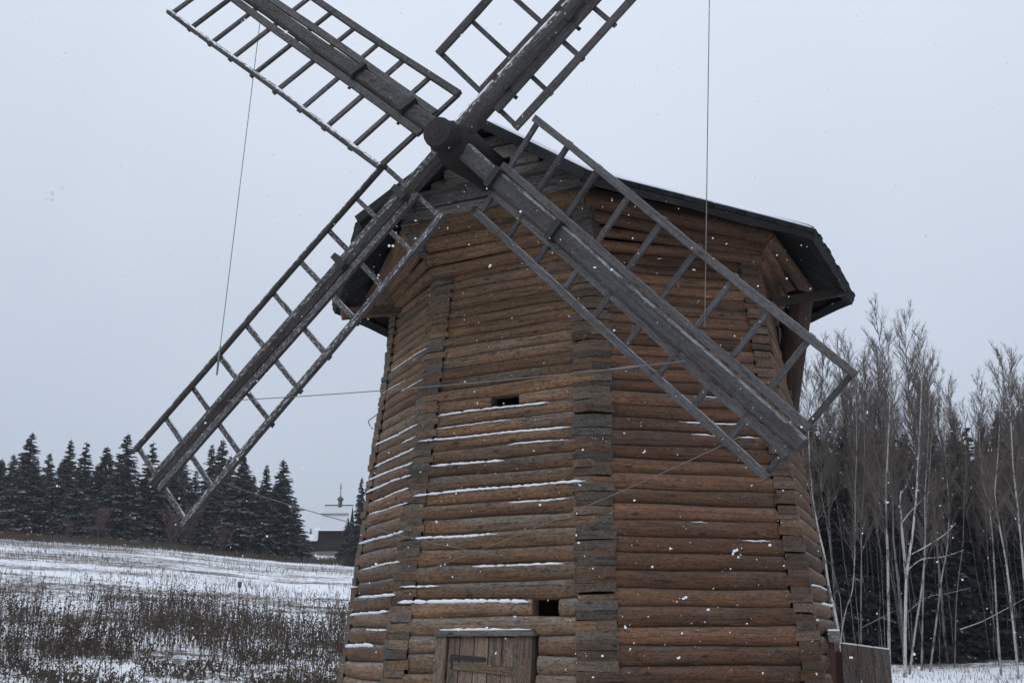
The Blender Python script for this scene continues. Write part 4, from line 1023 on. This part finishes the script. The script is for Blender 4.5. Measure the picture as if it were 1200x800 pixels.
mb = MB(); mb.tube([(.08, -w*.8+w*1.6*t/6, h+.004) for t in range(7)], [.014+.008*rnd.random() for t in range(7)], 6); obj('snow_cap', mb.mesh('snow_cap', M_SNOW, smooth=True), o, M.copy())
mb = MB(); M = frame(((p1[0])+.03, PY+.25, p0[2]/2), (0, 0, 1), (0, -1, 0)); mb.box((-p0[2]/2, -.05, -.04), (p0[2]/2-.1, .05, .04), jit=.004); obj('jamb', mb.mesh('jamb', M_RED), PO, M, (.1, .5, 0))
# ------------------------------------------------------------ ropes
def rope(name, label, pts, rad=.0055, sag=0, knots=(), mat=None, cat='rope'):
    pts = [np.asarray(p, float) for p in pts]; mb = MB(); P = []
    for a, b in zip(pts[:-1], pts[1:]):
        n = 14
        for i in range(n): t = i/n; P.append(a+(b-a)*t - V(0, 0, sag*4*t*(1-t)))
    P.append(pts[-1]); o = P[0].copy()
    mb.tube([p-o for p in P], rad, 5)
    if not knots:
        r = obj(name, mb.mesh(name, mat or M_ROPE, smooth=True), None, Matrix.Translation(Vector(o)))
    else:
        r = thing(name, label, cat, o); obj('strand', mb.mesh('strand', mat or M_ROPE, smooth=True), r, Matrix.Translation(Vector(o)))
        for t0, t1, kr in knots:
            k = MB(); n = len(P)-1; k.tube([P[int(t0*n)]-o, (P[int(t0*n)]*.5+P[int(t1*n)]*.5)-o, P[int(t1*n)]-o], [kr*.6, kr, kr*.6], 6)
            obj('splice', k.mesh('splice', mat or M_ROPE, smooth=True), r, Matrix.Translation(Vector(o)))
    r['label'] = label; r['category'] = cat; return r
def on_sail(i, x, y, n=.02):                # point of sail i in the direction of image point
    s = SAILPT[i]; P0 = s(0, 0); nn = s(0, 0, 1)-P0; return on_plane(x, y, P0, nn) + nn*n
rope('rope', 'thin steep rope from the upper left sail down to the lower left sail', [on_sail(1, 306, 24), on_sail(2, 255.5, 440)], .0048, 0, ((0, .06, .014), (.93, 1, .014)))
UR = SAILPT[0](3.98, 0, .05)
rope('rope', 'thin upright rope from above the picture down to the lower right sail', [UR, on_sail(3, 827, 384)], .0048, 0)
rope('rope', 'taut rope across the mill tying the two lower sails together', [on_sail(2, 273, 472, .08), on_sail(3, 808, 424.5, .08)], .005, .035, ((0, .05, .013), (.9, .97, .014)))
def on_wall(x, y): 
    A, n = face_plane(1); s = 1 if np.dot(n, E0-A) > 0 else -1; P = on_plane(x, y, A, n); return P + n*s*.09
rope('rope', 'slack rope from the lower left sail tip to the log wall above the door', [on_sail(2, 208, 545), on_wall(610, 656)], .0045, .10, ((.0, .04, .012),))
rope('rope', 'rope slanting from the lower right sail tip to the left part of the log wall', [on_sail(3, 868, 512), on_wall(506, 669)], .0045, .04, ((.93, .99, .012),))
P = at_depth(441, 486, 13.0); pts = [P, at_depth(431.5, 493, 13.0), at_depth(434, 500, 13), at_depth(437.5, 503, 13)]
rope('wire', 'bent piece of wire sticking out of the left wall of the mill', pts, .006, 0, cat='wire')
# tall dead stalk with a square seed head in the field
P = at_depth(278, 724, 45); z = ground(P[0], P[1]); tp = at_depth(278.5, 681, 45)
ST = thing('dead_stalk', 'tall dead stalk with a blunt seed head standing above the weeds', 'plant', (P[0], P[1], z))
mb = MB(); mb.tube([(0, 0, -.05), (.01, 0, (tp[2]-z)*.6), (.02, 0, tp[2]-z-.2)], [.022, .018, .014], 5); obj('stem', mb.mesh('stem', M_WEED), ST, WM[ST.name].copy())
mb = MB(); mb.tube([(.02, 0, tp[2]-z-.26), (.02, 0, tp[2]-z-.2), (.02, 0, tp[2]-z-.02), (.02, 0, tp[2]-z)], [.03, .08, .085, .05], 7); obj('seed_head', mb.mesh('seed_head', M_TUFT), ST, WM[ST.name].copy())
# ------------------------------------------------------------ falling snow
r3 = random.Random(5); vs = []; fs = []
ICO_V = None
import bmesh
bm = bmesh.new(); bmesh.ops.create_icosphere(bm, subdivisions=1, radius=1); IV = [tuple(v.co) for v in bm.verts]; IF = [tuple(v.index for v in f.verts) for f in bm.faces]; bm.free()
def flake(P, r):
    for q in range(r3.choice((1, 1, 2, 2))):
        o = V(r3.gauss(0, .6), r3.gauss(0, .6), r3.gauss(0, .6))*r*(q > 0); s = r*r3.uniform(.6, 1.0); k = len(vs); sx, sy, sz = r3.uniform(.6, 1.2), r3.uniform(.6, 1.2), r3.uniform(.6, 1.2)
        if r > .0075 and q == 0: lob = [(V(r3.gauss(0, .5), r3.gauss(0, .5), r3.gauss(0, .6))*r, r*r3.uniform(.3, .55)) for _ in range(5)]
        elif r > .0075: continue
        else: lob = [(o, s)]
        for o, s in lob:
          k = len(vs)
          for a, b, c in IV:   vs.append((P[0]+o[0]+a*s*sx, P[1]+o[1]+b*s*sy, P[2]+o[2]+c*s*sz))
          fs.extend(tuple(i+k for i in f) for f in IF)
for i in range(3600):
    Y = (r3.uniform(2.6**2.2, 10.5**2.2))**(1/2.2); x, y = r3.uniform(-250, 1450), r3.uniform(-150, 950)
    P = at_depth(x, y, Y)
    if P[2] < .1: continue
    flake(P, min(.0066, .0030*math.exp(r3.gauss(0, .35))))
for x, y, Y, r in [(862, 645, 2.2, .0076), (58, 231, 1.7, .009), (796, 770, 3, .005), (801, 701, 3, .0055), (830, 714, 3, .0045), (733, 735, 3, .005), (313, 628, 3, .0045), (610, 248, 3, .006), (456, 288, 3, .006)]: flake(at_depth(x, y, Y), r)
obj('falling_snow', mesh('falling_snow', vs, fs, M_FLAKE), None, None, kind='stuff', label='snowflakes falling through the air in front of the mill', category='snow')

# ------------------------------------------------------------ snowy air
hm = bpy.data.materials.new('haze_air'); hm.use_nodes = True; t = hm.node_tree; t.nodes.clear()
ho = nd(t, 'ShaderNodeOutputMaterial'); hv = nd(t, 'ShaderNodeVolumePrincipled'); hv.inputs['Color'].default_value = (.93, .95, 1, 1)
hv.inputs['Density'].default_value = HAZE; hv.inputs['Anisotropy'].default_value = 0
t.links.new(hv.outputs[0], ho.inputs['Volume'])
mb = MB(); mb.box((-2100, -2100, -1.5), (2100, 2100, 44)); obj('haze', mb.mesh('haze', hm), None, None, kind='stuff', label='thin pale snowy air over the whole scene', category='haze')
